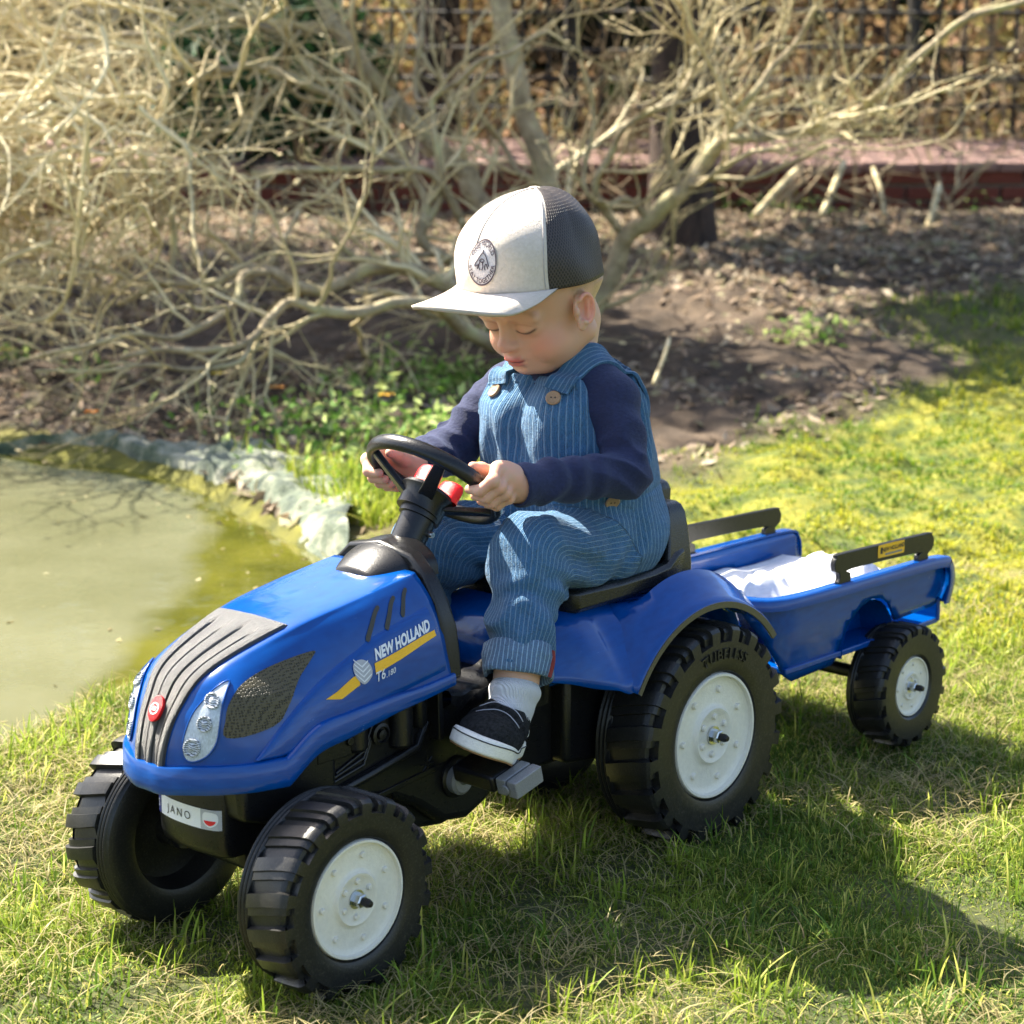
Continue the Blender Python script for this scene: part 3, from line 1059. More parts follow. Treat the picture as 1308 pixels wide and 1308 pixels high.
class Tw:
    """many thin twisting twigs as one mesh"""
    def __init__(s):
        s.V, s.F, s.n = [], [], 0

    def chain(s, P, r, sides=4):
        P = np.asarray(P)
        m = len(P)
        T = np.gradient(P, axis=0)
        T /= np.linalg.norm(T, axis=1)[:, None] + 1e-9
        a = np.cross(T, [.3, .5, .81])
        a /= np.linalg.norm(a, axis=1)[:, None] + 1e-9
        b = np.cross(T, a)
        ring = [P + (a * math.cos(q) + b * math.sin(q)) * r[:, None] for q in np.arange(sides) * 2 * math.pi / sides]
        s.V.append(np.stack(ring, 1).reshape(-1, 3))
        i = np.arange(m - 1)[:, None] * sides
        k = np.arange(sides)[None]
        k2 = (k + 1) % sides
        s.F.append((np.stack([i + k, i + k2, i + sides + k2, i + sides + k], -1).reshape(-1, 4)) + s.n)
        s.n += m * sides

def grow(tw, p, dirv, length, rad, depth, bias, rng=random):
    n = max(4, int(length / .035))
    P = [np.array(p)]
    d = np.array(dirv, float)
    d /= np.linalg.norm(d)
    st = length / n
    kids = []
    for i in range(n):
        kk = .32 if rng.random() < .2 else .12
        d = d + np.array([rng.gauss(0, kk), rng.gauss(0, kk), rng.gauss(0, kk)]) + bias * .05
        d /= np.linalg.norm(d)
        P.append(P[-1] + d * st)
        if depth > 0 and rng.random() < (.34 if depth > 1 else .42):
            kids.append((i + 1, d.copy()))
    r = np.linspace(rad, rad * .45, n + 1)
    r = r * (1 + .18 * np.array([rng.gauss(0, 1) for _ in range(n + 1)]))
    tw.chain(P, np.abs(r), 5 if depth > 1 else 4)
    for i, d0 in kids:
        sd_ = np.array([rng.gauss(0, 1), rng.gauss(0, 1), rng.gauss(0, .8)])
        grow(tw, P[i], d0 * .6 + sd_ * .55 + bias * .3, length * rng.uniform(.35, .65), r[i] * .68, depth - 1, bias, rng)
    if depth == 0 and rng.random() < .5:       # a fat bud at the tip
        q = P[-1]
        tw.chain([q, q + d * .006, q + d * .014, q + d * .022], np.array([.002, .0045, .004, .0005]), 5)

rr = random.Random(5)
tw = Tw()
left = np.array([-rh[0], -rh[1], 0])
for ci, (P, rad) in enumerate(chains):
    n = len(P)
    mid_u = np.dot(P[n // 2] - CAMP, RT) / np.dot(P[n // 2] - CAMP, FW)
    dense = 1.2 if mid_u < -.08 else .5
    for i in range(3, n):
        if rr.random() < (.14 if ci in (6, 7, 8, 14, 24) else .34) * dense:
            T = P[min(i + 1, n - 1)] - P[i - 1]
            T /= np.linalg.norm(T) + 1e-9
            sd_ = np.array([rr.gauss(0, 1), rr.gauss(0, 1), rr.gauss(0, 1) + .35])
            bias = (left * .7 + np.array([0, 0, -.12])) if mid_u < -.05 else np.array([0, 0, .8]) - left * .4
            grow(tw, P[i], T * .7 + sd_ * .6, rr.uniform(.28, .62), min(rad[i] * .5, .009), 2, bias, rr)
# fine outer growth filling the left of the picture down to the ground
for k in range(190):
    u, v = rr.uniform(-140, 340) if k % 3 else rr.uniform(-140, 120), rr.triangular(-80, 440, 170)
    if 200 < u and v > 130 + (u - 200) * .2:
        continue
    P0 = pixz(u, v, rr.uniform(5.0, 6.6))
    if P0[2] < gh(P0[0], P0[1]) + .08:
        continue
    grow(tw, P0, np.array([rr.gauss(-.3, .6), rr.gauss(.2, .6), rr.gauss(0, .5)]), rr.uniform(.35, .7), rr.uniform(.005, .0085), 2, left * .5, rr)
o = raw('twigs', np.concatenate(tw.V), np.concatenate(tw.F), M['twig'])
o.location = -MAG
o.parent = mag
o['kind'] = 'stuff'
print('twig faces', sum(len(f) for f in tw.F))

# bare shrub stems in front of the fence and the leaning sticks in the litter
tw = Tw()
for k in range(46):
    x, y = xy(rr.uniform(8.4, 10.0), rr.uniform(-1.2, 3.2))
    grow(tw, (x, y, float(gh(x, y))), (rr.gauss(0, .35), rr.gauss(0, .3), 1), rr.uniform(.6, 1.2), rr.uniform(.006, .011), 1, np.array([0, 0, .35]), rr)
for k in range(26):
    x, y = xy(rr.uniform(9.0, 10.5), rr.uniform(-4.2, 0))
    grow(tw, (x, y, float(gh(x, y))), (rr.gauss(0, .35), rr.gauss(0, .3), 1), rr.uniform(.7, 1.3), rr.uniform(.006, .012), 1, np.array([0, 0, .3]), rr)
t = Nt('brown_shrub_twig')
t.p(Base_Color=t.ramp(t.noise(3, 4), [(.3, (.13, .085, .045)), (.55, (.30, .22, .13)), (.8, (.42, .36, .22))]), Roughness=.85)
M['twig2'] = t.m
tag(raw('shrub_stems', np.concatenate(tw.V), np.concatenate(tw.F), M['twig2']), 'thin bare shrub stems growing before the fence and wall', 'shrubs', kind='stuff')
print('shrub faces', sum(len(f) for f in tw.F))
STK = [((1180, 305), (1200, 235), 8.2, 9, 'pale stick leaning on the brick wall, furthest right of the leaning sticks'), ((1050, 275), (1078, 205), 8.4, 9, 'pale stick leaning on the wall, right of the conifer'),
       ((965, 275), (1020, 215), 8.3, 10, 'thick pale stick slanting up the wall just right of the conifer trunk'), ((1130, 275), (1115, 215), 8.5, 7, 'thin brown stick crossing the wall, left of the rightmost one'),
       ((320, 310), (330, 230), 6.9, 6, 'upright bare stick in the dark gap under the magnolia'), ((345, 340), (385, 262), 6.8, 6, 'bare stick slanting right in the dark gap under the magnolia'),
       ((835, 490), (855, 432), 5.2, 5.5, 'cut stick standing in the soil behind the child\'s back')]
for (u0, v0), (u1, v1), d, th, lab in STK:
    a, b = pixz(u0, v0, d), pixz(u1, v1, d + .25)
    e = tag(MB().tube(smooth_open([a, (a * .5 + b * .5) + [.01, 0, .01], b], 4), [th / 2 / 2594 * d] * 8 + [th / 2.6 / 2594 * d], 7).build('stick', M['twig'], angle=180), lab, 'stick', 'bare sticks standing in the bed')
# ------------------------------------------------------------------ the pedal tractor
TR = tag(empty('toy_tractor', (-.28, 0, 0)), 'blue ride-on pedal tractor with a black grille, white wheel rims and a yellow side stripe', 'toy tractor')
def tp(o, parent=None):
    """hang a part (built in world coordinates) on the tractor"""
    return par(o, parent or TR)

# --- hood: a net of points, nose row to rear row, centre line to lower edge
NET = np.array([
    [(-.672, 0, .200), (-.671, .020, .200), (-.662, .045, .203), (-.645, .067, .204), (-.622, .086, .205), (-.605, .095, .206), (-.588, .100, .206)],
    [(-.668, 0, .240), (-.667, .022, .240), (-.659, .043, .240), (-.645, .064, .243), (-.622, .082, .245), (-.590, .092, .243), (-.550, .099, .228)],
    [(-.655, 0, .275), (-.652, .027, .277), (-.645, .045, .280), (-.632, .064, .285), (-.600, .080, .285), (-.560, .090, .268), (-.510, .100, .235)],
    [(-.628, 0, .307), (-.622, .036, .309), (-.614, .052, .308), (-.598, .067, .302), (-.565, .081, .292), (-.530, .091, .272), (-.475, .100, .241)],
    [(-.537, 0, .341), (-.537, .050, .339), (-.535, .061, .333), (-.525, .073, .320), (-.510, .084, .300), (-.495, .092, .275), (-.442, .0995, .246)],
    [(-.460, 0, .354), (-.460, .053, .353), (-.458, .065, .349), (-.455, .077, .335), (-.448, .088, .308), (-.440, .094, .280), (-.405, .099, .250)],
    [(-.377, 0, .364), (-.378, .052, .365), (-.379, .064, .361), (-.372, .079, .335), (-.369, .089, .307), (-.367, .094, .281), (-.362, .097, .255)]])
NU, NV = 60, 40
def dense(net, nu, nv):
    A = np.stack([smooth_open(net[i], 12) for i in range(net.shape[0])])         # along v
    B = np.stack([smooth_open(A[:, j], 12) for j in range(A.shape[1])], 1)        # along u
    iu = np.linspace(0, B.shape[0] - 1, nu).round().astype(int)
    iv = np.linspace(0, B.shape[1] - 1, nv).round().astype(int)
    return B, B[iu][:, iv]
HB, HD = dense(NET, NU, NV)
HDm = HD.copy()
HDm[..., 1] *= -1
hoodm = MB().grid(np.concatenate([HDm[:, ::-1], HD[:, 1:]], 1))
hood = tp(hoodm.build('hood', M['blue'], solid=.003, angle=60))
hood_bvh = BVHTree.FromPolygons([Vector(v) for v in hoodm.v], hoodm.f)
def on_hood(x, z, y0=-.3, d=(0, 1, 0), off=.0007):
    h = hood_bvh.ray_cast(Vector((x, y0, z)), Vector(d))
    if h[0] is None:
        q = hood_bvh.find_nearest(Vector((x, -.09, z)))
        h = q
    n = h[1]
    if n.dot(Vector(d)) > 0:
        n = -n
    return h[0] + n * off
# rolled lip round the lower edge
edge = np.concatenate([HB[0, :], HB[1:, -1]])
edge = edge[::2]
lip = []
for i, p in enumerate(edge):
    tdir = edge[min(i + 1, len(edge) - 1)] - edge[max(i - 1, 0)]
    o_ = np.array([tdir[1], -tdir[0], 0])
    o_ /= np.linalg.norm(o_) + 1e-9
    if o_[1] < 0 and i > 3 or (i <= 3 and o_[0] > 0):
        o_ = -o_
    k = 1 - .65 * float(sstep(.55, 1, i / (len(edge) - 1)))
    hgt = .023 * k
    row = []
    for a, b in ((-.002, hgt + .0005), (.0035, hgt), (.0047, hgt - .0015), (.0058, .004), (.0055, -.002), (.0040, -.004), (-.002, -.004)):
        row.append(p + o_ * a * (.5 + .5 * k) + np.array([0, 0, b]))
    lip.append(row)
lip = np.array(lip)
lm = lip.copy()
lm[..., 1] *= -1
L2 = np.concatenate([lm[::-1], lip[1:]], 0)
tp(MB().grid(L2, close_v=True).build('skirt_lip', M['blue'], angle=45))
# raised panel on each flank, that carries the stickers
for sg in (-1, 1):
    A = []
    up_e = smooth_open([pix(u, v, 'y', -.092)[[0, 2]] for u, v in ((330, 972), (347, 946), (364, 923), (390, 893), (416, 868), (440, 848), (461, 832), (488, 811), (554, 776))], 6)
    lo_e = smooth_open([pix(u, v, 'y', -.097)[[0, 2]] for u, v in ((338, 974), (362, 968), (385, 958), (408, 938), (436, 922), (462, 910), (490, 897), (520, 882), (570, 858))], 6)
    for a, b in zip(up_e, lo_e):
        row = []
        for j in range(14):
            s = j / 13
            q = a * (1 - s) + b * s
            h = .0004 + .0035 * math.sin(math.pi * min(1, max(0, s))) ** .35 if 0 < s < 1 else -.0006
            p = on_hood(q[0], q[1], off=h)
            row.append((p.x, p.y if sg < 0 else -p.y, p.z))
        A.append(row)
    o = tp(MB().grid(np.array(A)).build('flank_panel', M['blue'], angle=70))
    if sg < 0:
        fv = MB().grid(np.array(A))
        both_v = hoodm.v + fv.v
        both_f = hoodm.f + [tuple(i + len(hoodm.v) for i in f) for f in fv.f]
        side_bvh = BVHTree.FromPolygons([Vector(v) for v in both_v], both_f)

def on_side(x, z, off=.0006):
    h = side_bvh.ray_cast(Vector((x, -.3, z)), Vector((0, 1, 0)))
    if h[0] is None:
        return Vector((x, -.095, z))
    n = h[1]
    if n.y > 0:
        n = -n
    return h[0] + n * off

def decal(name, tris, mat, parent, off=.0007, f=on_side, thick=0):
    vs, fs = tris
    mb = MB()
    mb.add([f(x, z, off=off) for x, z in vs], fs)
    o = mb.build(name, mat, None, smooth=False)
    if thick:
        m = o.modifiers.new('t', 'SOLIDIFY')
        m.thickness = thick
        m.offset = 1
    return par(o, parent) if parent else o

# --- grille insert with sunk grooves
G = []
col0, col1 = HB[:, 0], HB[:, 12]
for i in range(0, 49):
    c0, c1 = col0[min(i, len(col0) - 1)], HB[i]
    row = []
    for j in range(57):
        s = -1 + 2 * j / 56
        a = abs(s) * 12
        k = int(min(11, a))
        p = c1[k] * (1 - (a - k)) + c1[k + 1] * (a - k)
        p = np.array([p[0], p[1] * (1 if s > 0 else -1), p[2]])
        # outward normal
        i2, i0 = min(i + 1, len(HB) - 1), max(i - 1, 0)
        tu = HB[i2][k] - HB[i0][k]
        tv = np.array([0, 1., 0]) if k < 1 else c1[k + 1] - c1[k]
        n_ = np.cross(tv, tu)
        n_ /= np.linalg.norm(n_) + 1e-9
        if n_[0] > 0:
            n_ = -n_
        n_ = np.array([n_[0], n_[1] * (1 if s > 0 else -1), n_[2]])
        off = .0032
        if 1 < i < 46:
            for g in (-.62, -.22, .20, .60):
                off -= .0034 * math.exp(-((s - g) / .022) ** 2) * float(sstep(46, 43, i))
            off += .0012 * math.cos(s * 8)
        if j in (0, 56) or i in (0, 48):
            off = -.001
        row.append(p + n_ * off)
    G.append(row)
gr = tp(MB().grid(np.array(G)).build('grille', M['black_tex'], angle=50))
# red oval badge
def badge_pt(a, b, off):
    """a across, b up along the nose"""
    h = hood_bvh.ray_cast(Vector((-.8, a, .271 + b * .97)), Vector((1, 0, 0)))
    return h[0] + Vector((-1, 0, .35)).normalized() * off
bz = MB()
rings = [[badge_pt(.0085 * q * math.cos(k * math.pi / 16), .0118 * q * math.sin(k * math.pi / 16), h) for k in range(32)] for q, h in ((1, .003), (1, .0062), (.85, .0068), (.45, .0068), (.01, .0068))]
bz.grid(np.array([[tuple(p) for p in r_] for r_ in rings]), close_v=True)
bd = tp(bz.build('badge', M['red'], angle=50))
wb = MB()
wb.grid(np.array([[tuple(badge_pt(.0060 * q * math.cos(k * math.pi / 12), .0054 * q * math.sin(k * math.pi / 12), .0074)) for k in range(24)] for q in (1, .78)]), close_v=True)
par(wb.build('badge_ring', M['stwhite'], smooth=False), bd)
tv_, tf_ = text_tris('falk', .0050, spacing=.9, offset=.0002)
o = MB().add([tuple(badge_pt(-x * -1, y, .0076)) for x, y in tv_], tf_).build('badge_word', M['stwhite'], smooth=False)
tp(o)

# --- headlights
for sg in (-1, 1):
    hl = [(293, 870), (289, 885), (284, 902), (281, 925), (277, 948), (268, 963), (256, 971), (243, 973), (235, 966), (234, 950), (239, 930), (248, 910), (262, 893), (277, 878)]
    def hp(u, v, off=.001):
        d = FW + RT * (u - 654) / 2594.3 - UP * (v - 654) / 2594.3
        h = hood_bvh.ray_cast(Vector(CAMP), Vector(d).normalized())
        n = h[1] if h[1].dot(Vector(d)) < 0 else -h[1]
        q = h[0] + n * off
        return (q.x, q.y if sg < 0 else -q.y, q.z)
    vs, fs = fill2d(smooth_closed(hl, 4), 4)
    base = MB().add([hp(x, y, .0010) for x, y in vs], fs).build('headlight', M['lens'], smooth=True)
    tp(base)
    bo = smooth_closed(hl, 4)
    par(MB().tube([hp(x, y, .0012) for x, y in bo + bo[:1]], .0009, 5, cap=False).build('headlight_rim', M['blue'], angle=180), TR)
    for (u, v, r_) in ((272, 896, 9.5), (262, 925, 9.5), (246, 955, 11)):
        lm_ = MB()
        prof = [(1, .0012), (.97, .0032), (.82, .0036), (.74, .0020), (.5, .0016), (.28, .0030), (.02, .0034)]
        lm_.grid(np.array([[hp(u + r_ * q * math.cos(k * math.pi / 12), v + r_ * 1.12 * q * math.sin(k * math.pi / 12), h) for k in range(24)] for q, h in prof]), close_v=True)
        lamp_m = bpy.data.materials.get('lamp_reflector')
        if lamp_m is None:
            t = Nt('lamp_reflector')
            wv_ = t.n('ShaderNodeTexWave', wave_type='RINGS')
            t.set(wv_, 'Scale', 160.0)
            t.set(wv_, 'Distortion', 6.0)
            t.set(wv_, 'Vector', t.coord())
            t.p(Base_Color=t.ramp(wv_.outputs['Fac'], [(.2, (.08, .09, .10)), (.8, (.55, .58, .62))]), Roughness=.15)
            lamp_m = t.m
        par(lm_.build('lamp', lamp_m, angle=50), TR)

# --- side grille mesh, vents, stickers (near flank and mirrored far flank)
def quad_path(px, w):
    return px
sgp = [(303, 947), (304, 925), (309, 905), (322, 885), (345, 866), (375, 849), (411, 834), (404, 846), (385, 870), (365, 905), (355, 921), (335, 934)]
sgx = [tuple(pix(u, v, 'y', -.086)[[0, 2]]) for u, v in sgp]
sgt = fill2d(smooth_closed(sgx, 4), .007)
def mirror_y(o, name=None):
    c = o.copy()
    c.data = o.data.copy()
    for v in c.data.vertices:
        v.co.y = -v.co.y
    c.data.flip_normals()
    COL.objects.link(c)
    bpy.data.objects.remove(o)
    return c
par(mirror_y(decal('side_grille', sgt, M['grille'], None, .0009, on_side)), TR)
decal('side_grille', sgt, M['grille'], TR, .0009, on_side)
for sl in (((495, 777), (487, 787), (479, 802), (470, 820)), ((517, 765), (510, 774), (503, 788), (495, 805)), ((534, 755), (528, 764), (523, 776), (518, 789))):
    P = smooth_open([pix(u, v, 'y', -.086)[[0, 2]] for u, v in sl], 5)
    tr = P[-1] - P[0]
    nn_ = np.array([-tr[1], tr[0]]) / np.linalg.norm(tr)
    wd = np.linspace(.0018, .0028, len(P)) * np.r_[.5, np.ones(len(P) - 2), .5]
    out_ = [tuple(p + nn_ * w) for p, w in zip(P, wd)] + [tuple(p - nn_ * w) for p, w in zip(P[::-1], wd[::-1])]
    decal('vent_slot', fill2d(out_, .004), M['grille2'], TR, .0008)
def sticker_frame(u0, v0, u1, v1, yw):
    a, b = pix(u0, v0, 'y', yw)[[0, 2]], pix(u1, v1, 'y', yw)[[0, 2]]
    return a, b
# the stripe: narrow at the rear, wide under the leaf, pointed at the front
S0 = [pix(u, v, 'y', -.096)[[0, 2]] for u, v in [(565, 801), (566, 807), (538, 823), (511, 840), (490, 853), (472, 862)]]
st_in = [(564, 803), (565, 809), (540, 824), (512, 842), (495, 852), (480, 862), (480, 848), (497, 839), (520, 826), (545, 812)]
st_out = [(453, 866), (460, 862), (460, 875), (448, 884), (436, 893), (417, 894), (432, 884)]
for px in (st_in, st_out):
    q = [tuple(pix(u, v, 'y', -.096)[[0, 2]]) for u, v in px]
    decal('stripe', fill2d(q, .006), M['yellow'], TR, .0007)
def sticker_text(name, txt, p0, p1, h, mat, shear=.25, spacing=1.0, off=.0009, bold=.0):
    """text whose baseline runs from photo pixel p0 to p1 on the flank, h pixels high"""
    a, b = pix(*p0, 'y', -.095)[[0, 2]], pix(*p1, 'y', -.095)[[0, 2]]
    up = pix(p0[0], p0[1] - h, 'y', -.095)[[0, 2]] - a
    vs, fs = text_tris(txt, 1, shear, spacing=spacing, align='LEFT', offset=bold)
    xs = [v[0] for v in vs]
    ys = [v[1] for v in vs]
    x0, x1, y0, y1 = min(xs), max(xs), min(ys), max(ys)
    q = [tuple(a + (b - a) * (x - x0) / (x1 - x0) + up * (y - y0) / (y1 - y0)) for x, y in vs]
    return decal(name, (q, fs), mat, TR, off)
sticker_text('brand_lettering', 'NEW HOLLAND', (481, 845), (553, 806), 14.5, M['stwhite'], .18, 1.02, bold=.045)
sticker_text('model_lettering', 'T6', (479, 871), (490, 865), 12, M['stwhite'], .18, 1, bold=.012)
sticker_text('model_number', '.180', (491, 865), (503, 858), 7, M['stwhite'], .18, 1, bold=.006)
lc_ = pix(465, 859, 'y', -.096)[[0, 2]]
def leafp(a, b):
    q = pix(465 + a, 859 - b, 'y', -.096)
    return (float(q[0]), float(q[2]))
lf_ = smooth_closed([(0, -15), (-8, -8), (-10, 3), (-7, 11), (1, 15), (8, 12), (11, 4), (9, -6)], 4)
decal('leaf_emblem', fill2d([leafp(*p) for p in lf_], .004), M['stgrey'], TR, .0010)
for k, (ya, yb) in enumerate(((-13, -3), (-7, 3), (-1, 8), (5, 13))):
    for sx in (-1, 1):
        xe = sx * (9.5 - .6 * k)
        decal('leaf_vein', fill2d([leafp(0, ya), leafp(xe, yb), leafp(xe, yb + 1.6), leafp(0, ya + 2.2)]), M['stwhite'], TR, .0014)

# --- chassis, engine block, bumper
chas = MB()
chas.poly([(-.615, .198), (-.60, .105), (-.50, .098), (-.385, .088), (-.33, .080), (-.285, .088), (-.262, .105), (-.15, .105), (.03, .10), (.06, .13), (.05, .21), (-.20, .235), (-.27, .22), (-.36, .255), (-.40, .26), (-.55, .22)], -.05, .05)
tp(chas.build('chassis', M['black'], bevel=.008, angle=35))
side_poly = [(-.575, .225), (-.575, .165), (-.50, .150), (-.43, .140), (-.385, .118), (-.35, .092), (-.31, .086), (-.275, .100), (-.262, .135), (-.27, .185), (-.30, .215), (-.365, .232), (-.37, .262), (-.42, .262), (-.50, .25)]
tp(MB().poly(side_poly, -.068, .068).build('engine_casing', M['black'], bevel=.010, angle=35))
for sg in (-1, 1):
    y = sg * .069
    eb = MB()
    # relief: filters, ribs, tray, bolts
    for x, z0, z1, r_ in ((-.473, .205, .238, .013), (-.412, .195, .243, .014), (-.385, .21, .25, .009)):
        eb.tube([(x, y, z0 - .004), (x, y, z0), (x, y, z1)], [r_ * .7, r_, r_], 16)
        eb.tube([(x, y, z1 - .010), (x, y, z1 - .003)], [r_ * 1.12] * 2, 16)
    for k in range(3):
        eb.tube([(-.520 + .01 * k, y, .172 + .006 * k), (-.462, y, .184 + .007 * k), (-.452, y, .205 + .006 * k), (-.445, y, .235)], .0022, 6)
    eb.tube([(-.535, y, .158), (-.46, y + sg * .002, .172), (-.39, y + sg * .002, .186), (-.375, y, .21)], .0055, 8)
    eb.box((-.505, y, .212), (.045, .012, .022))
    eb.tube([(-.486, y, .2155), (-.486, y + sg * .009, .2155)], .0045, 10)
    eb.box((-.545, y, .200), (.030, .008, .040))
    eb.box((-.425, y - sg * .004, .148), (.13, .010, .006), Matrix.Rotation(-.12, 3, 'Y'))
    tp(eb.build('engine_relief', M['black'], bevel=.002, angle=35))
    bb = MB()
    bb.lathe([(.0105, 0), (.0115, .006), (.0085, .007), (.0075, .004), (.0055, .004), (.005, .008), (.0005, .0085)], 24, c=(0, 0, 0))
    o = bb.build('filler_cap', M['black'], angle=40, mirror='y' if sg < 0 else None)
    o.location = (-.443, sg * .070, .2125)
    tp(o)
    # fluted stem moulding and crank case disc
    for x, z, r_, m_ in ((-.330, .139, .0225, 'black'), (-.333, .139, .0165, 'grey')):
        lr = MB().lathe([(r_, 0), (r_, .009), (r_ * .8, .012), (r_ * .3, .012), (.0005, .012)], 28)
        o = lr.build('crank_disc', M[m_], angle=40, mirror='y' if sg < 0 else None)
        o.location = (x, sg * (.062 + (.010 if m_ == 'grey' else 0)), z)
        tp(o)
    em = [(-.405 + .010 * k, .120 + .002 * k) for k in range(4)]
# raised mark on the casing
mk_ = MB()
for k in range(8):
    a = k * math.pi / 4
    mk_.tube([(-.372 + .003 * math.cos(a), -.0685, .163 + .003 * math.sin(a)), (-.372 + .009 * math.cos(a), -.0685, .163 + .009 * math.sin(a))], .0009, 5)
mk_.lathe([(.0085, 0), (.0085, .0012), (.0070, .0012), (.0070, 0)], 24, c=(-.43, -.0692, .140))
tp(mk_.build('moulded_mark', M['black'], angle=40))['kind'] = 'stuff'
# front carrier under the nose
tp(MB().poly([(-.625, .205), (-.62, .165), (-.57, .150), (-.50, .150), (-.50, .225), (-.56, .215)], -.074, .074).build('front_carrier', M['black'], bevel=.008, angle=35))
bp = []
BPL = smooth_open([(-.55, .052), (-.60, .051), (-.624, .048), (-.633, .030), (-.636, 0), (-.633, -.030), (-.624, -.048), (-.60, -.051), (-.55, -.052)], 5)
for z, k in ((.196, .93), (.189, .985), (.184, 1), (.150, 1), (.136, .975), (.127, .90), (.124, .8)):
    bp.append([(-.59 + (p[0] + .59) * (k if p[0] < -.59 else 1), p[1] * (.9 + .1 * k), z) for p in BPL])
bpm = MB().grid(np.array(bp))
bpm.f.append(tuple(range(len(BPL)))[::-1])
bpm.f.append(tuple((len(bp) - 1) * len(BPL) + i for i in range(len(BPL))))
tp(bpm.build('bumper', M['black'], angle=50))
bump_bvh = BVHTree.FromPolygons([Vector(v) for v in bpm.v], bpm.f)
def on_bump(a, b, off=.0008):
    """a = across (-y), b = height"""
    h = bump_bvh.ray_cast(Vector((-.8, -a, b)), Vector((1, 0, 0)))
    return (h[0] if h[0] else Vector((-.63, -a, b))) + Vector((-1, 0, 0)) * off
def rect(a0, a1, b0, b1, step=.006):
    return fill2d([(a0, b0), (a1, b0), (a1, b1), (a0, b1)], step)
PB, PT = .1535, .1735
plate = decal('number_plate', rect(-.0445, .0475, PB, PT), M['stwhite'], TR, .0008, on_bump)
plate['label'] = 'white name plate reading JANO with a red and white shield'
decal('plate_band', rect(-.0445, -.036, PB, PT), M['stblue'], TR, .0011, on_bump)
decal('plate_panel', rect(.027, .0475, PB, PT), M['stgrey'], TR, .0011, on_bump)
tt = text_tris('JANO', .0115, spacing=1.45)
decal('plate_lettering', ([(x - .004, y + .163) for x, y in tt[0]], tt[1]), M['stblack'], TR, .0013, on_bump)
tt = text_tris('S', .011, spacing=1.45)
decal('plate_letter', ([(x - .040, y + .163) for x, y in tt[0]], tt[1]), M['stwhite'], TR, .0014, on_bump)
sh = lambda k, c0=.0375, c1=.1640: smooth_closed([(c0 - .0072 * k, c1 + .0055 * k), (c0, c1 + .0072 * k), (c0 + .0072 * k, c1 + .0055 * k), (c0 + .0072 * k, c1 - .0035 * k), (c0, c1 - .0078 * k), (c0 - .0072 * k, c1 - .0035 * k)], 4)
decal('shield', fill2d(sh(1), .004), M['stwhite'], TR, .0014, on_bump)
half = [p for p in sh(.8) if p[1] < .1636]
decal('shield_red', fill2d(half, .003), M['red'], TR, .0017, on_bump)

# axle, king pins
ax = MB()
ax.tube([(-.56, -.135, .098), (-.56, .135, .098)], .011, 12)
ax.box((-.56, 0, .112), (.05, .19, .026))
for sg in (-1, 1):
    ax.tube([(-.56, sg * .092, .085), (-.56, sg * .092, .142)], .014, 14)
    ax.tube([(-.562, sg * .078, .104), (-.585, sg * .075, .104)], .008, 10)
tp(ax.build('front_axle', M['black'], bevel=.003, angle=35))
for sg in (-1, 1):
    o = MB().lathe([(.0005, .012), (.0045, .012), (.005, .006), (.0025, .005), (.0025, 0)], 14, c=(-.56, sg * .092, .142), axis='z').build('king_pin', M['steel'])
    tp(o)
tp(MB().tube([(0, -.15, .125), (0, .15, .125)], .008, 12).build('rear_axle', M['steel']))

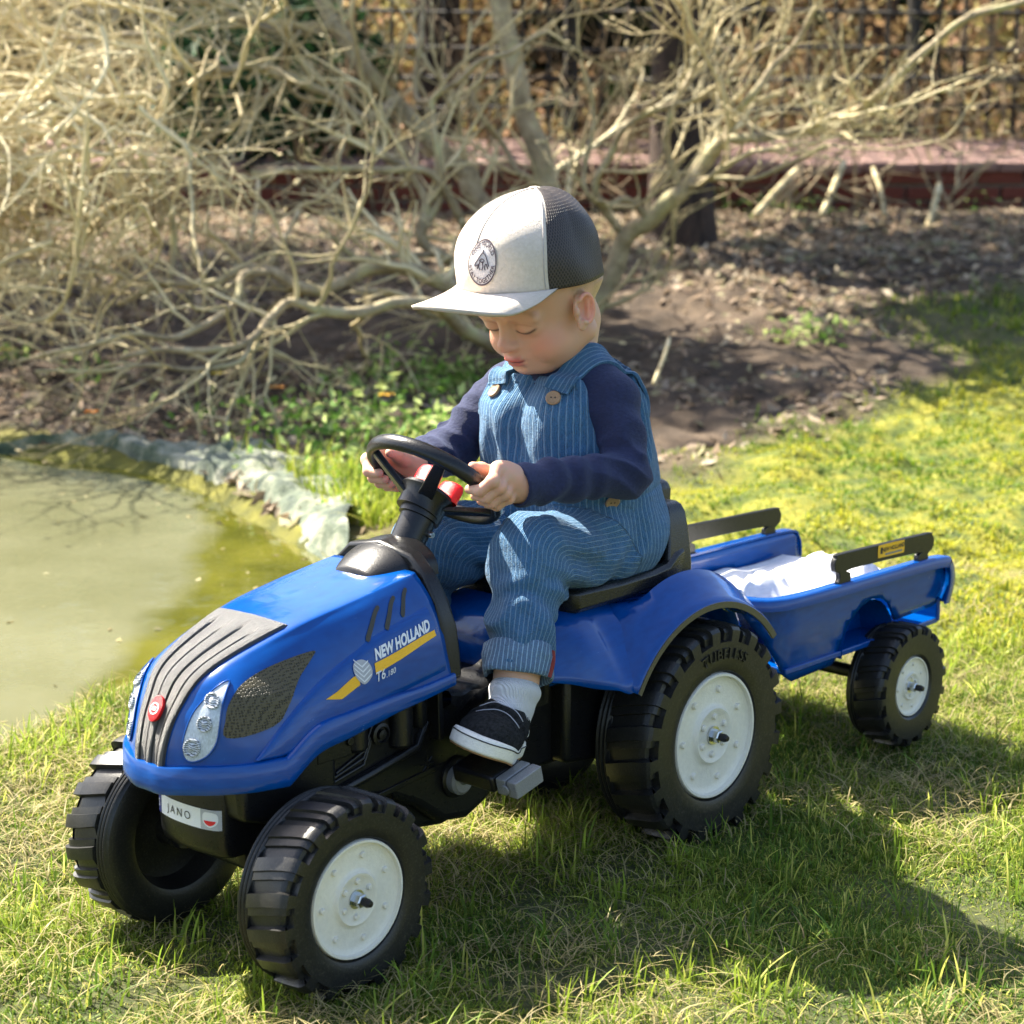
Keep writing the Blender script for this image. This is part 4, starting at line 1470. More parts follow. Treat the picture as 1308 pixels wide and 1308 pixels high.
# --- wheels
def wheel_meshes(Rw, wid, rim, nlug, word=True, rings=3):
    """one wheel in its own place: axle along y, outer face towards -y at y = 0"""
    out = MB()
    k = Rw / .125
    prof = [(rim * .985, .020 * k, 0), (rim * 1.0, .006 * k, 0), (rim * 1.03, .0015, 0), (rim * 1.10, -.0005, 0)]
    lo = rim * 1.10
    hi = Rw * .93
    for s in (.25, .5, .75, 1):
        prof.append((lo + (hi - lo) * s, -.001 - .0015 * s, 0))
    prof = prof[:-3] + [(Rw * .855, -.0022, 0), (Rw * .860, -.0022, 2), (Rw * .93, -.0022, 2)]
    T = [(Rw * .938, -.0018, 1), (Rw * .968, .001, 1), (Rw * .985, .006 * k, 1), (Rw * .99, .018 * k, 1), (Rw * .992, .033 * k, 1), (Rw * .99, wid * .66, 1), (Rw * .985, wid * .70, 0.999)]
    prof += T
    y = wid * .71
    prof += [(Rw * .945, y, 0)]
    for q in range(rings):
        y += wid * .018
        prof += [(Rw * .965, y, 0), (Rw * .972, y + wid * .02, 0), (Rw * .965, y + wid * .04, 0), (Rw * .945, y + wid * .055, 0)]
        y += wid * .055
    prof += [(Rw * .93, wid * .96, 0), (Rw * .86, wid, 0), (rim * 1.12, wid * 1.0, 0), (rim * 1.02, wid * .97, 0), (rim * .98, wid * .9, 0), (rim * .90, wid * .62, 0), (rim * .55, wid * .60, 0), (rim * .30, wid * .66, 0), (rim * .28, wid * .9, 0), (rim * .12, wid * .92, 0), (.004, wid * .92, 0)]
    fr = [0, .02, .14, .28, .40, .42, .50, .58, .64, .66, .76, .86, .98]
    lv = [0, 1, 1, 1, 1, .58, .58, .58, .58, 0, 0, 0, 0]
    lv2 = lv
    P = []
    for L in range(nlug):
        for f_, h_, h2 in zip(fr, lv, lv2):
            row = []
            for (r_, y_, lug) in prof:
                ph = 0
                if lug > 0:
                    ph = .16 * max(0., y_ / wid / .7) ** 1.3 * 6.283 / nlug * 2.2
                th = (L + f_) / nlug * 6.283 + ph
                dr = 0
                if lug == 2:
                    y_ = y_ + (1 - h_) * .011 * k
                    r_ = r_ * 1.0
                elif lug > 0:
                    dr = (h_ if y_ > .004 * k else h2) * Rw * .066 * (1 if lug == 1 else .9)
                rr_ = r_ * (.95 if 0 < lug < 2 else 1) + dr
                if 0 < lug < 2 and y_ < .010 * k:
                    y_ = y_ + (1 - h_) * .009 * k
                if .93 * Rw < r_ < .937 * Rw and lug == 0 and y_ < 0:
                    rr_ = r_ * .965 + dr
                row.append((rr_ * math.cos(th), y_, rr_ * math.sin(th)))
            P.append(row)
    out.grid(np.array(P), close_u=True)
    tyre = out.build('tyre', M['tyre'], angle=28)
    if word:
        tt = text_tris('TUBELESS', Rw * .14, spacing=1.15)
        r0 = Rw * .745
        q = []
        for x, y in tt[0]:
            a = math.pi / 2 - .10 - x / r0
            rr_ = r0 + y
            q.append((-rr_ * -math.cos(a), -.0030, rr_ * math.sin(a)))
        wm = MB().add(q, tt[1])
        wo_ = wm.build('tyre_lettering', M['tyre'], smooth=False)
        md = wo_.modifiers.new('t', 'SOLIDIFY')
        md.thickness = .0016
        md.offset = 0
    else:
        wo_ = None
    rm = MB()
    r = rim
    rm.lathe([(r * .99, .018 * k), (r * .99, .003), (r * .975, .0012), (r * .94, .0012), (r * .92, .006 * k), (r * .87, .008 * k), (r * .80, .0085 * k), (r * .52, .0085 * k), (r * .47, .0075 * k), (r * .43, .0035 * k), (r * .39, .004 * k), (r * .34, .0065 * k), (r * .16, .0065 * k), (.001, .0065 * k)], 72)
    for n_, rad, br, y_ in ((7, r * .72, r * .055, .0085 * k), (6, r * .30, r * .052, .0065 * k)):
        for i in range(n_):
            a = i * 2 * math.pi / n_ + .45
            rm.lathe([(br, .001), (br, -br * .55), (br * .75, -br * .95), (.0003, -br)], 14, c=(rad * math.cos(a), y_, rad * math.sin(a)))
    rimo = rm.build('rim', M['white'], angle=40)
    nt_ = MB()
    nt_.lathe([(.0105 * k ** .5, .0065 * k), (.0105 * k ** .5, .004), (.0003, .004)], 24)
    hexr = .0075 * k ** .4
    nt_.grid(np.array([[(q * hexr * math.cos(i * math.pi / 3), y_, q * hexr * math.sin(i * math.pi / 3)) for i in range(6)] for q, y_ in ((1, .004), (1, -.004), (.8, -.005), (.01, -.005))]), close_v=True)
    nut = nt_.build('axle_nut', M['steel'], angle=30)
    cp = MB().lathe([(.0045 * k ** .3, -.003), (.0048 * k ** .3, -.011), (.003, -.015), (.0003, -.0155)], 16).build('axle_cap', M['black'], angle=40)
    return [o for o in (tyre, wo_, rimo, nut, cp) if o]

def put_wheel(parts, loc, side, first, name, parent, spin=0.0):
    e = empty(name, loc)
    for o in parts:
        c = o if first else o.copy()
        if not first:
            COL.objects.link(c)
        c.parent = e
    e.rotation_euler = (0, spin, 0 if side < 0 else math.pi)
    par(e, parent)
    return e
fw = wheel_meshes(.098, .070, .0585, 18, word=False)
for i, sg in enumerate((-1, 1)):
    put_wheel(fw, (-.56, sg * .167, .0975), sg, i == 0, 'front_wheel', TR, .2 * i)
rw = wheel_meshes(.128, .084, .0735, 20)
for i, sg in enumerate((-1, 1)):
    put_wheel(rw, (0, sg * .160, .125), sg, i == 0, 'rear_wheel', TR)

# --- rear fenders: a hood over each wheel, flowing inward and forward into the side panel
def fender(sg):
    A = []
    N_ = 34
    for i in range(N_):
        s = i / (N_ - 1)
        a = R(208) - s * R(208 - 28)     # angle about the hub, front-low to rear
        a = R(152) - s * R(152 - 40) if False else R(150 - 112 * s)
        ro = .149
        ox, oz = ro * math.cos(a), .125 + ro * math.sin(a)
        row = []
        # section: turned-down outer edge, over the top, down on the inner side
        crown = .016 + .020 * max(0, math.sin(math.pi * min(1, s * 1.1))) ** .8
        for w, h in ((.1515, -.002), (.1520, .004), (.150, .0075), (.143, .010), (.125, .010 + crown * .5), (.112, .010 + crown * .75), (.098, .010 + crown), (.078, .010 + crown), (.055, .012 + crown)):
            rr_ = ro + h
            zz = .125 + rr_ * math.sin(a)
            if w < .105:
                zz = min(zz, .286)
            row.append((rr_ * math.cos(a), w, zz))
        A.append(row)
    A = np.array(A)
    if sg < 0:
        A[..., 1] *= -1
    o = MB().grid(A).build('fender', M['blue'], solid=.003, angle=60)
    tp(o)
    # dull trim band along the outer edge
    B = []
    for i in range(N_):
        a = R(150 - 112 * i / (N_ - 1))
        B.append([(rr_ * math.cos(a), w, .125 + rr_ * math.sin(a)) for rr_, w in ((.1465, .1522), (.1535, .1532), (.1535, .1512), (.1465, .1500))])
    B = np.array(B)
    if sg < 0:
        B[..., 1] *= -1
    tp(MB().grid(B, close_v=True).build('fender_trim', M['olive'], angle=30))
for sg in (-1, 1):
    fender(sg)
    # side panel from the seat down to the step, with sculpted front
    rows = []
    for x, zt, yt, zb, yb in ((-.238, .262, .066, .226, .102), (-.228, .283, .064, .227, .112), (-.205, .292, .064, .222, .120), (-.180, .293, .064, .214, .132), (-.155, .296, .064, .209, .143), (-.135, .296, .064, .204, .149), (-.10, .290, .064, .225, .145), (-.05, .292, .06, .25, .13), (.03, .292, .06, .27, .12), (.09, .27, .06, .245, .11)):
        row = []
        for j in range(13):
            s = j / 12
            y = yt + (yb - yt) * (s ** .75)
            z = zt + (zb - zt) * s + .012 * math.sin(math.pi * s)
            dent = .006 * math.sin(s * math.pi) * math.cos(x * 70)
            row.append((x, sg * (y + dent * (x < -.12)), z))
        rows.append(row)
    rows = np.array(rows)
    rows = np.stack([smooth_open(rows[:, j], 5) for j in range(13)], 1)
    tp(MB().grid(rows).build('side_panel', M['blue'], solid=.003, angle=60))
sad = MB()
sad.poly([(-.238, .262), (-.228, .284), (-.20, .293), (.06, .293), (.09, .265), (.09, .21), (-.20, .20), (-.235, .225)], -.066, .066)
tp(sad.build('saddle', M['blue'], bevel=.006, angle=35))
tp(MB().poly([(-.16, .21), (-.16, .11), (-.02, .09), (.05, .11), (.07, .20)], -.072, .072).build('rear_casing', M['black'], bevel=.008, angle=35))
# steps
for sg in (-1, 1):
    stp = MB()
    rows = []
    for i in range(26):
        x = -.360 + .165 * i / 25
        zt = .240 + .012 * sstep(-.33, -.22, x) + .0016 * math.cos(i * 1.3)
        wave = .004 * math.cos(i * 1.25)
        rows.append([(x, sg * .045, float(zt)), (x, sg * .088, float(zt)), (x, sg * .092, float(zt) - .004), (x, sg * (.090 + wave * .4), float(zt) - .016 + wave), (x, sg * .080, float(zt) - .024 + wave), (x, sg * (.077), .190)])
    stp.grid(np.array(rows))
    tp(stp.build('step', M['black'], angle=50))
    tp(MB().poly([(-.372, .300), (-.366, .300), (-.362, .19), (-.370, .19)], sg * .060, sg * .084).build('step_post', M['black'], bevel=.0015))

# --- seat
st = MB()
rows = []
for x, w, zb, zt in ((-.178, .070, .291, .309), (-.176, .082, .289, .312), (-.165, .096, .287, .313), (-.10, .100, .289, .313), (-.04, .100, .291, .315), (-.012, .099, .292, .318), (.004, .097, .292, .328), (.020, .094, .292, .332)):
    r_ = .012
    ring = [(x, -w, zb + .006), (x, -w, zt - .004), (x, -w + .005, zt), (x, -w + .013, zt), (x, -w + .020, zt - .006), (x, 0, zt - .010), (x, w - .020, zt - .006), (x, w - .013, zt), (x, w - .005, zt), (x, w, zt - .004), (x, w, zb + .006), (x, w - .006, zb), (x, -w + .006, zb)]
    rows.append(ring)
st.grid(np.array(rows), close_v=True)
st.f.append(tuple(range(13)))
st.f.append(tuple(range(7 * 13, 8 * 13))[::-1])
tp(st.build('seat', M['seat'], bevel=.0015, angle=40))
rows = []
for i, (z, w, xf, xb) in enumerate(((.293, .096, -.004, .030), (.312, .095, .002, .032), (.336, .090, .009, .034), (.355, .086, .013, .035), (.370, .082, .016, .035), (.378, .078, .019, .033), (.382, .072, .022, .030))):
    rows.append([(xb, -w, z), (xf - .012, -w, z), (xf - .014, -w + .006, z), (xf - .010, -w + .012, z), (xf + .004, -w + .020, z), (xf + .006, 0, z), (xf + .004, w - .020, z), (xf - .010, w - .012, z), (xf - .014, w - .006, z), (xf - .012, w, z), (xb, w, z)])
bk = MB().grid(np.array(rows), close_v=True)
bk.f.append(tuple(range(11)))
bk.f.append(tuple(range(66, 77))[::-1])
tp(bk.build('backrest', M['seat'], bevel=.003, angle=40))
rows = []
for z, w, xf, xb in ((.35, .044, .016, .056), (.388, .044, .022, .058), (.396, .041, .026, .056), (.400, .034, .031, .052)):
    rows.append([(xb, -w, z), (xf, -w, z), (xf, w, z), (xb, w, z)])
hk = MB().grid(np.array(rows), close_v=True)
hk.f.append((0, 1, 2, 3))
hk.f.append((15, 14, 13, 12))
tp(hk.build('backrest_top', M['seat'], bevel=.004, angle=40))

# --- dash, steering column, steering wheel
ds = MB()
rows = []
for i in range(15):
    s = i / 14
    x = -.412 + .075 * s
    w = .052 * math.sin(math.pi * (.10 + .42 * s)) ** .6
    hgt = .034 * max(0, math.sin(math.pi * (.06 + .5 * s))) ** .8
    rows.append([(x, w * math.cos(a), .355 + hgt * max(0., math.sin(a)) ** .8) for a in np.linspace(0, math.pi, 17)])
ds.grid(np.array(rows))
ds.f.append(tuple(range(17)))
ds.f.append(tuple(range(14 * 17, 15 * 17))[::-1])
tp(ds.build('dash_cowl', M['black'], angle=60))
rows = []
for x, zc in ((-.372, 0), (-.352, 0)):
    rows.append([(x + .004 * math.cos(t * 2), w * 1.0, z) for w, z, t in ((-.097, .255, 0), (-.095, .28, 0), (-.090, .31, 0), (-.083, .335, 1), (-.066, .362, 1), (-.045, .380, 1), (0, .388, 1), (.045, .380, 1), (.066, .362, 1), (.083, .335, 1), (.090, .31, 0), (.095, .28, 0), (.097, .255, 0))])
ds = MB().grid(np.array(rows))
n_ = 13
ds.f.append(tuple(range(n_)))
ds.f.append(tuple(range(n_, 2 * n_))[::-1])
ds.f.append((0, n_ - 1, 2 * n_ - 1, n_))
tp(ds.build('dashboard', M['black'], bevel=.004, angle=40))
A0, A1 = Vector((-.342, 0, .366)), Vector((-.2985, 0, .424))
axd = (A1 - A0).normalized()
def along(s):
    return A0 + axd * s
cl = MB()
cl.tube([along(-.012), along(.0), along(.0085), along(.0088), along(.045), along(.0455), along(.062), along(.067)], [.026, .0225, .020, .018, .0195, .0225, .0235, .0235], 26)
tp(cl.build('steering_column', M['black'], angle=35))
SWC = Vector((-.29, 0, .44))
sa = R(40)
SX = Vector((math.cos(sa), 0, -math.sin(sa)))
SN = Vector((math.sin(sa), 0, math.cos(sa)))
SY = Vector((0, 1, 0))
SR = .0735
SW = tp(empty('steering_wheel', SWC))
def swp(r_, a, h=0):
    """a = 0 towards the child, 90 degrees = far side"""
    return SWC + (SX * math.cos(a) + SY * math.sin(a)) * r_ + SN * h
rimm = MB()
P = []
for k in range(72):
    a = k * 2 * math.pi / 72
    ring = []
    for j in range(12):
        b = j * 2 * math.pi / 12
        ring.append(tuple(swp(SR + .0062 * math.cos(b), a, .0088 * math.sin(b) ** 1 if True else 0)))
    P.append(ring)
rimm.grid(np.array(P), close_u=True, close_v=True)
o = rimm.build('wheel_rim', M['black'], angle=60)
o.parent = SW
o.location = -SWC
sp = MB()
hubc = SWC - SN * .022
for a in (R(45), R(135), R(225), R(315)):
    e1 = swp(SR - .003, a, -.002)
    e0 = swp(.016, a, -.030)
    tdir = SX * -math.sin(a) + SY * math.cos(a)
    for sgn in (-1, 1):
        pass
    vs_ = [e0 + tdir * .009 + SN * .004, e0 - tdir * .009 + SN * .004, e0 - tdir * .009 - SN * .002, e0 + tdir * .009 - SN * .002,
           e1 + tdir * .006 + SN * .004, e1 - tdir * .006 + SN * .004, e1 - tdir * .006 - SN * .004, e1 + tdir * .006 - SN * .004]
    sp.add(vs_, [(0, 1, 2, 3), (7, 6, 5, 4), (0, 4, 5, 1), (1, 5, 6, 2), (2, 6, 7, 3), (3, 7, 4, 0)])
o = sp.build('spoke', M['black'], bevel=.0015, angle=35)
o.parent = SW
o.location = -SWC
hb_ = MB().tube([SWC - SN * .040, SWC - SN * .026, SWC - SN * .018, SWC - SN * .014], [.0245, .0245, .030, .028], 28)
o = hb_.build('hub', M['black'], angle=40)
o.parent = SW
o.location = -SWC
for a, r_, nm in ((R(200), .017, 'horn_button'), (R(320), .020, 'horn_button')):
    c_ = swp(r_, a, -.012)
    rows = []
    for q, h in ((1, -.004), (1, .012), (.85, .017), (.4, .019), (.01, .019)):
        rows.append([tuple(c_ + (SX * math.cos(b) * .0095 + SY * math.sin(b) * .016) * q + SN * h) for b in np.linspace(0, 2 * math.pi, 20, endpoint=False)])
    o = MB().grid(np.array(rows), close_v=True).build(nm, M['red'], angle=50)
    o.parent = SW
    o.location = -SWC
tp(MB().lathe([(.0005, -.003), (.003, -.003), (.0035, 0), (.0035, .004)], 12, c=(-.3165, -.0205, .388)).build('column_screw', M['steel']))

# --- pedals
for sg in (-1, 1):
    cx, cz = (-.345, .163) if sg < 0 else (-.318, .118)
    pe = empty('pedal', (cx, sg * .145, cz))
    tp(pe)
    tilt = Matrix.Rotation(R(-14), 3, 'Y')
    pb = MB().box((0, sg * -.018, 0), (.044, .058, .019), tilt)
    o = pb.build('pedal_block', M['black'], bevel=.004)
    o.parent = pe
    gr_ = MB()
    for q in (0, 1):
        gr_.box((0, sg * (.020 + .015 * q), 0), (.040, .0125, .018), tilt)
    gr_.tube([tilt @ Vector((-.021, sg * .0275, 0)), tilt @ Vector((-.0235, sg * .0275, 0))], .0055, 14)
    o = gr_.build('pedal_end', M['grey'], bevel=.0045, angle=40)
    o.parent = pe
    cr = MB().tube([(cx, sg * .095, cz - .004), (-.333, sg * .082, .139)], .0065, 10)
    cr.tube([(cx, sg * .088, cz - .002), (cx, sg * .13, cz)], .005, 10)
    tp(cr.build('crank', M['steel']))
# tow hitch
tp(MB().tube([(.05, 0, .13), (.14, 0, .135), (.20, 0, .15)], [.014, .011, .011], 12).build('tow_bar', M['black'], angle=180))

# ------------------------------------------------------------------ the trailer
TL = tag(empty('toy_trailer', (.36, 0, .02)), 'blue toy trailer with black side rails coupled behind the tractor', 'toy trailer')
def tl(o):
    return par(o, TL)
# tub: side outlines (x, z) with a wheel arch
def tub_side(sg):
    out_ = [(.135, .246), (.165, .242), (.30, .241), (.42, .240), (.535, .238), (.550, .230), (.553, .205), (.545, .178), (.530, .172), (.440, .170), (.432, .180), (.418, .197), (.397, .208), (.375, .211), (.350, .205), (.328, .188), (.316, .165), (.311, .143), (.300, .137), (.215, .134), (.198, .145), (.172, .190), (.150, .225)]
    y = sg * .1185
    vs, fs = fill2d(out_, .012)
    mb = MB()
    def yy(x, z):
        # the body curves in towards the front corner
        return sg * (.1185 - .045 * float(sstep(.205, .13, x)) - .010 * float(sstep(.22, .13, z)))
    mb.add([(x, yy(x, z), z) for x, z in vs], fs)
    o = mb.build('side_wall', M['blue'], angle=60)
    m = o.modifiers.new('t', 'SOLIDIFY')
    m.thickness = .004
    m.offset = 0
    tl(o)
    # top flange
    P = smooth_open([(.128, sg * .060, .247), (.142, sg * .092, .246), (.175, sg * .116, .243), (.25, sg * .123, .242), (.40, sg * .1245, .241), (.525, sg * .1255, .239), (.550, sg * .1255, .230), (.556, sg * .1255, .205), (.547, sg * .1245, .176)], 5)
    rows = []
    for i, p in enumerate(P):
        t_ = P[min(i + 1, len(P) - 1)] - P[max(i - 1, 0)]
        t_ /= np.linalg.norm(t_)
        o_ = np.cross(t_, [0, 0, 1]) if abs(t_[2]) < .7 else np.array([0, sg, 0.])
        if o_[1] * sg < 0:
            o_ = -o_
        o_ = o_ / (np.linalg.norm(o_) + 1e-9)
        up_ = np.cross(o_, t_)
        if up_[2] < 0 and abs(t_[2]) < .7:
            up_ = -up_
        if abs(t_[2]) >= .7:
            up_ = np.array([1., 0, 0])
        rows.append([p + o_ * a + up_ * b for a, b in ((-.010, 0), (-.010, .003), (.004, .0035), (.007, 0), (.007, -.011), (.004, -.011), (.003, -.002))])
    tl(MB().grid(np.array(rows), close_v=True).build('rim_flange', M['blue'], angle=60))
    # arch liner
    rows = []
    for i in range(15):
        a = math.pi * i / 14
        rows.append([(.374 + .060 * math.cos(a), sg * w, .143 + .066 * math.sin(a)) for w in (.117, .090, .068)])
    lnr = MB().grid(np.array(rows))
    lnr.add([(.314, sg * .068, .143)] + [tuple(r_[2]) for r_ in rows] + [(.434, sg * .068, .143)], [tuple(range(17))])
    tl(lnr.build('arch_liner', M['blue'], angle=40))
for sg in (-1, 1):
    tub_side(sg)
fwl = []
for y in np.linspace(-.076, .076, 13):
    k = (y / .076) ** 2
    fwl.append([(.126 + .010 * k, y, .247), (.132 + .010 * k, y, .235), (.152 + .008 * k, y, .20), (.180 + .006 * k, y, .155), (.20, y, .137)])
tl(MB().grid(np.array(fwl)).build('front_wall', M['blue'], solid=.004, angle=60))
tl(MB().box((.37, 0, .150), (.35, .232, .008)).build('tub_floor', M['blue'], bevel=.002))
tl(MB().box((.545, 0, .165), (.008, .235, .034)).build('tail_sill', M['blue'], bevel=.003))
# rails
for sg in (-1, 1):
    out_ = [(.281, .2655), (.283, .262), (.291, .259), (.292, .252), (.290, .2435), (.316, .2425), (.315, .256), (.318, .2605), (.470, .2555), (.474, .252), (.474, .2415), (.498, .2405), (.497, .250), (.505, .254), (.510, .259), (.511, .268), (.506, .275), (.499, .278), (.40, .2805), (.292, .2835), (.284, .281), (.280, .2735)]
    r0, r1 = sg * .1185, sg * .1255
    rl = MB()
    vs, fs = fill2d(smooth_closed(out_, 2))
    n_ = len(vs)
    rl.poly(smooth_closed(out_, 2), r0, r1)
    o = rl.build('side_rail', M['black'], bevel=.0012, angle=30)
    tl(o)
a_, b_ = (.378, .2665), (.438, .2780)
stk = MB()
def rail_patch(name, pts, mat, off):
    vs, fs = fill2d(pts)
    return tl(MB().add([(x, -.1258 - off, z) for x, z in vs], fs).build(name, mat, smooth=False))
rail_patch('rail_sticker', smooth_closed([(.376, .2655), (.376, .2785), (.383, .2805), (.432, .2790), (.437, .2770), (.437, .2640), (.430, .2625), (.383, .2640)], 3), M['yellow'], .0002)
tt = text_tris('NEW HOLLAND', .0075, spacing=.95, offset=.0002)
tl(MB().add([(.411 + x, -.1263, .2728 + y) for x, y in tt[0]], tt[1]).build('rail_lettering', M['stblack'], smooth=False))
tl(MB().add([(.381, -.1263, .2685), (.386, -.1263, .2685), (.386, -.1263, .277), (.381, -.1263, .277)], [(0, 1, 2, 3)]).build('rail_emblem', M['stblack'], smooth=False))
rail_patch('rail_caption', [(.392, .2655), (.432, .2650), (.432, .2675), (.392, .2680)], M['grey'], .0004)
tl(MB().tube([(.43, -.12, .092), (.43, .12, .092)], .009, 12).build('trailer_axle', M['black']))
tl(MB().box((.36, 0, .128), (.16, .05, .035)).box((.27, 0, .135), (.18, .03, .022)).build('drawbar', M['black'], bevel=.004))
ww = wheel_meshes(.080, .056, .0395, 18, word=False, rings=2)
for i, sg in enumerate((-1, 1)):
    e = put_wheel(ww, (.43, sg * .152, .089), sg, i == 0, 'trailer_wheel', TR)
    e.parent = TL
    e.location = Vector((.43, sg * .152, .089)) - TL.location

# crumpled pale blanket in the tub
t = Nt('pale_cotton')
t.p(Base_Color=t.ramp(t.noise(18, 3), [(.3, (.62, .62, .64)), (.7, (.76, .76, .78))]), Roughness=.9, Normal=t.bump(t.noise(500, 2), .0006))
xs, ys = np.linspace(.208, .50, 90), np.linspace(-.108, .108, 70)
X, Y = np.meshgrid(xs, ys, indexing='ij')
P3 = np.stack([X * 1.0, Y, 0 * X], -1)
H = .170 + .045 * np.exp(-((X - .24) / .07) ** 2 - ((Y + .02) / .09) ** 2) + .052 * np.exp(-((X - .40) / .08) ** 2 - ((Y + .04) / .07) ** 2)
H = H + .034 * (1 - np.abs(fbm(P3 * 13, 101, 2))) * .8 + .014 * (1 - 2 * np.abs(vnoise(P3 * 36 + 5, 104))) + .004 * vnoise(P3 * 80, 107)
H = np.where(np.abs(Y) > .060, np.maximum(H, .2135 + .006 * vnoise(P3 * 30, 108)), H)
H = np.minimum(H, .262)
Xw = X + .010 * vnoise(P3 * 22, 106)
bl = MB().grid(np.stack([Xw, Y, H], -1))
edge_ = np.stack([Xw, Y, H * 0 + .157], -1)
o = bl.build('blanket', t.m, angle=180)
m = o.modifiers.new('t', 'SOLIDIFY')
m.thickness = .004
tag(o, 'crumpled white blanket lying in the toy trailer', 'blanket')
# ------------------------------------------------------------------ implicit surfaces for the child
def V3(*a):
    return np.array(a, np.float64)

def cap(p, a, b, ra, rb=None):
    """tapered capsule"""
    a, b = np.asarray(a, float), np.asarray(b, float)
    rb = ra if rb is None else rb
    ab = b - a
    t = np.clip(((p - a) @ ab) / (ab @ ab), 0, 1)
    d = p - a - t[:, None] * ab
    return np.sqrt((d * d).sum(1)) - (ra + (rb - ra) * t)

def ell(p, c, r, B=None):
    """ellipsoid; B: rows are its axes"""
    d = p - np.asarray(c, float)
    if B is not None:
        d = d @ np.asarray(B).T
    r = np.asarray(r, float)
    k0 = np.sqrt(((d / r) ** 2).sum(1))
    k1 = np.sqrt(((d / (r * r)) ** 2).sum(1)) + 1e-9
    return k0 * (k0 - 1) / k1

def smin(a, b, k):
    h = np.clip(.5 + .5 * (b - a) / k, 0, 1)
    return b + (a - b) * h - k * h * (1 - h)

def smax(a, b, k):
    return -smin(-a, -b, k)

def chain_cap(p, pts, rad, k=.01):
    d = None
    for i in range(len(pts) - 1):
        e = cap(p, pts[i], pts[i + 1], rad[i], rad[i + 1])
        d = e if d is None else smin(d, e, k)
    return d

def boxed(fn, p, lo, hi, *a):
    """fn, worked out only inside a box"""
    m = ((p > np.asarray(lo)) & (p < np.asarray(hi))).all(1)
    out = np.full(len(p), .06)
    if m.any():
        out[m] = fn(p[m], *a)
    return out

def surf(fn, lo, hi, res, B=8):
    """surface-nets mesh of fn = 0, evaluated only near the surface"""
    lo, hi = np.array(lo, float), np.array(hi, float)
    nb = np.ceil((hi - lo) / (res * B)).astype(int)
    N = nb * B + 1
    D = np.empty(tuple(N), np.float32)
    ci = np.stack(np.meshgrid(*[np.arange(n) for n in nb], indexing='ij'), -1).reshape(-1, 3)
    cd_ = np.empty(len(ci))
    for s in range(0, len(ci), 100000):
        cd_[s:s + 100000] = fn(lo + (ci[s:s + 100000] * B + B / 2) * res)
    coarse = cd_.reshape(tuple(nb)).astype(np.float32)
    big = np.repeat(np.repeat(np.repeat(coarse, B, 0), B, 1), B, 2)
    D[:-1, :-1, :-1] = big
    D[-1] = 1
    D[:, -1] = 1
    D[:, :, -1] = 1
    act = ci[np.abs(cd_) < res * B * .87 * 1.25 + .003]
    loc = np.stack(np.meshgrid(*[np.arange(B + 1)] * 3, indexing='ij'), -1).reshape(-1, 3)
    step = max(1, 200000 // len(loc))
    for s in range(0, len(act), step):
        a = act[s:s + step]
        I = (a[:, None] * B + loc[None]).reshape(-1, 3)
        D[I[:, 0], I[:, 1], I[:, 2]] = fn(lo + I * res)
    sg = D < 0
    ids, acc = [], []
    quads = []
    n1, n2 = N[1], N[2]
    st = np.array([n1 * n2, n2, 1])
    for ax in range(3):
        sl0 = [slice(None)] * 3
        sl1 = [slice(None)] * 3
        sl0[ax], sl1[ax] = slice(0, -1), slice(1, None)
        ch = sg[tuple(sl0)] != sg[tuple(sl1)]
        I = np.stack(np.nonzero(ch), -1)
        o1, o2 = [(1, 2), (2, 0), (0, 1)][ax]
        ok = (I[:, o1] > 0) & (I[:, o2] > 0)
        I = I[ok]
        J = I.copy()
        J[:, ax] += 1
        d0 = D[I[:, 0], I[:, 1], I[:, 2]].astype(float)
        d1 = D[J[:, 0], J[:, 1], J[:, 2]].astype(float)
        t = d0 / (d0 - d1)
        P = I.astype(float)
        P[:, ax] += t
        c = I @ st
        cells = np.stack([c, c - st[o1], c - st[o1] - st[o2], c - st[o2]], 1)
        fl = d0 > 0
        cells[fl] = cells[fl][:, ::-1]
        quads.append(cells)
        ids.append(cells.ravel())
        acc.append(np.repeat(P, 4, 0))
    ids, acc = np.concatenate(ids), np.concatenate(acc)
    u, inv = np.unique(ids, return_inverse=True)
    cnt = np.bincount(inv)
    V = np.stack([np.bincount(inv, acc[:, k]) / cnt for k in range(3)], 1)
    F = inv.reshape(-1, 4)
    V = lo + V * res
    return V, F

def surf_obj(name, fn, lo, hi, res, mat, parent, colfn=None, attrfn=None):
    V, F = surf(fn, lo, hi, res)
    cols = colfn(V) if colfn else None
    at = attrfn(V) if attrfn else None
    o = raw(name, V, F, mat, None, cols=cols, attrs=at)
    if parent:
        par(o, parent)
    return o

# ------------------------------------------------------------------ the child: frames and joints
HC = V3(-.1135, 0, .6375)
hp_ = .40
hb = -.03                                   # a touch of turn
HF = V3(-math.cos(hp_) * math.cos(hb), -math.cos(hp_) * math.sin(hb), -math.sin(hp_))
HL = V3(math.sin(hb), -math.cos(hb), 0)      # towards the child's left, the near side
HU = np.cross(HL, HF) * -1
if HU[2] < 0:
    HU = -HU
HB_ = np.stack([HF, HL, HU])
def hl(p):
    """world to head frame (forward, near side, up)"""
    return (np.asarray(p) - HC) @ HB_.T
def hw(f, l, u):
    return HC + HF * f + HL * l + HU * u

CC = V3(-.1405, 0, .6405)                    # middle of the crown's lower edge
ct_ = .12
CFr = np.stack([V3(-math.cos(ct_), 0, -math.sin(ct_)), V3(0, -1, 0), V3(-math.sin(ct_), 0, math.cos(ct_))])

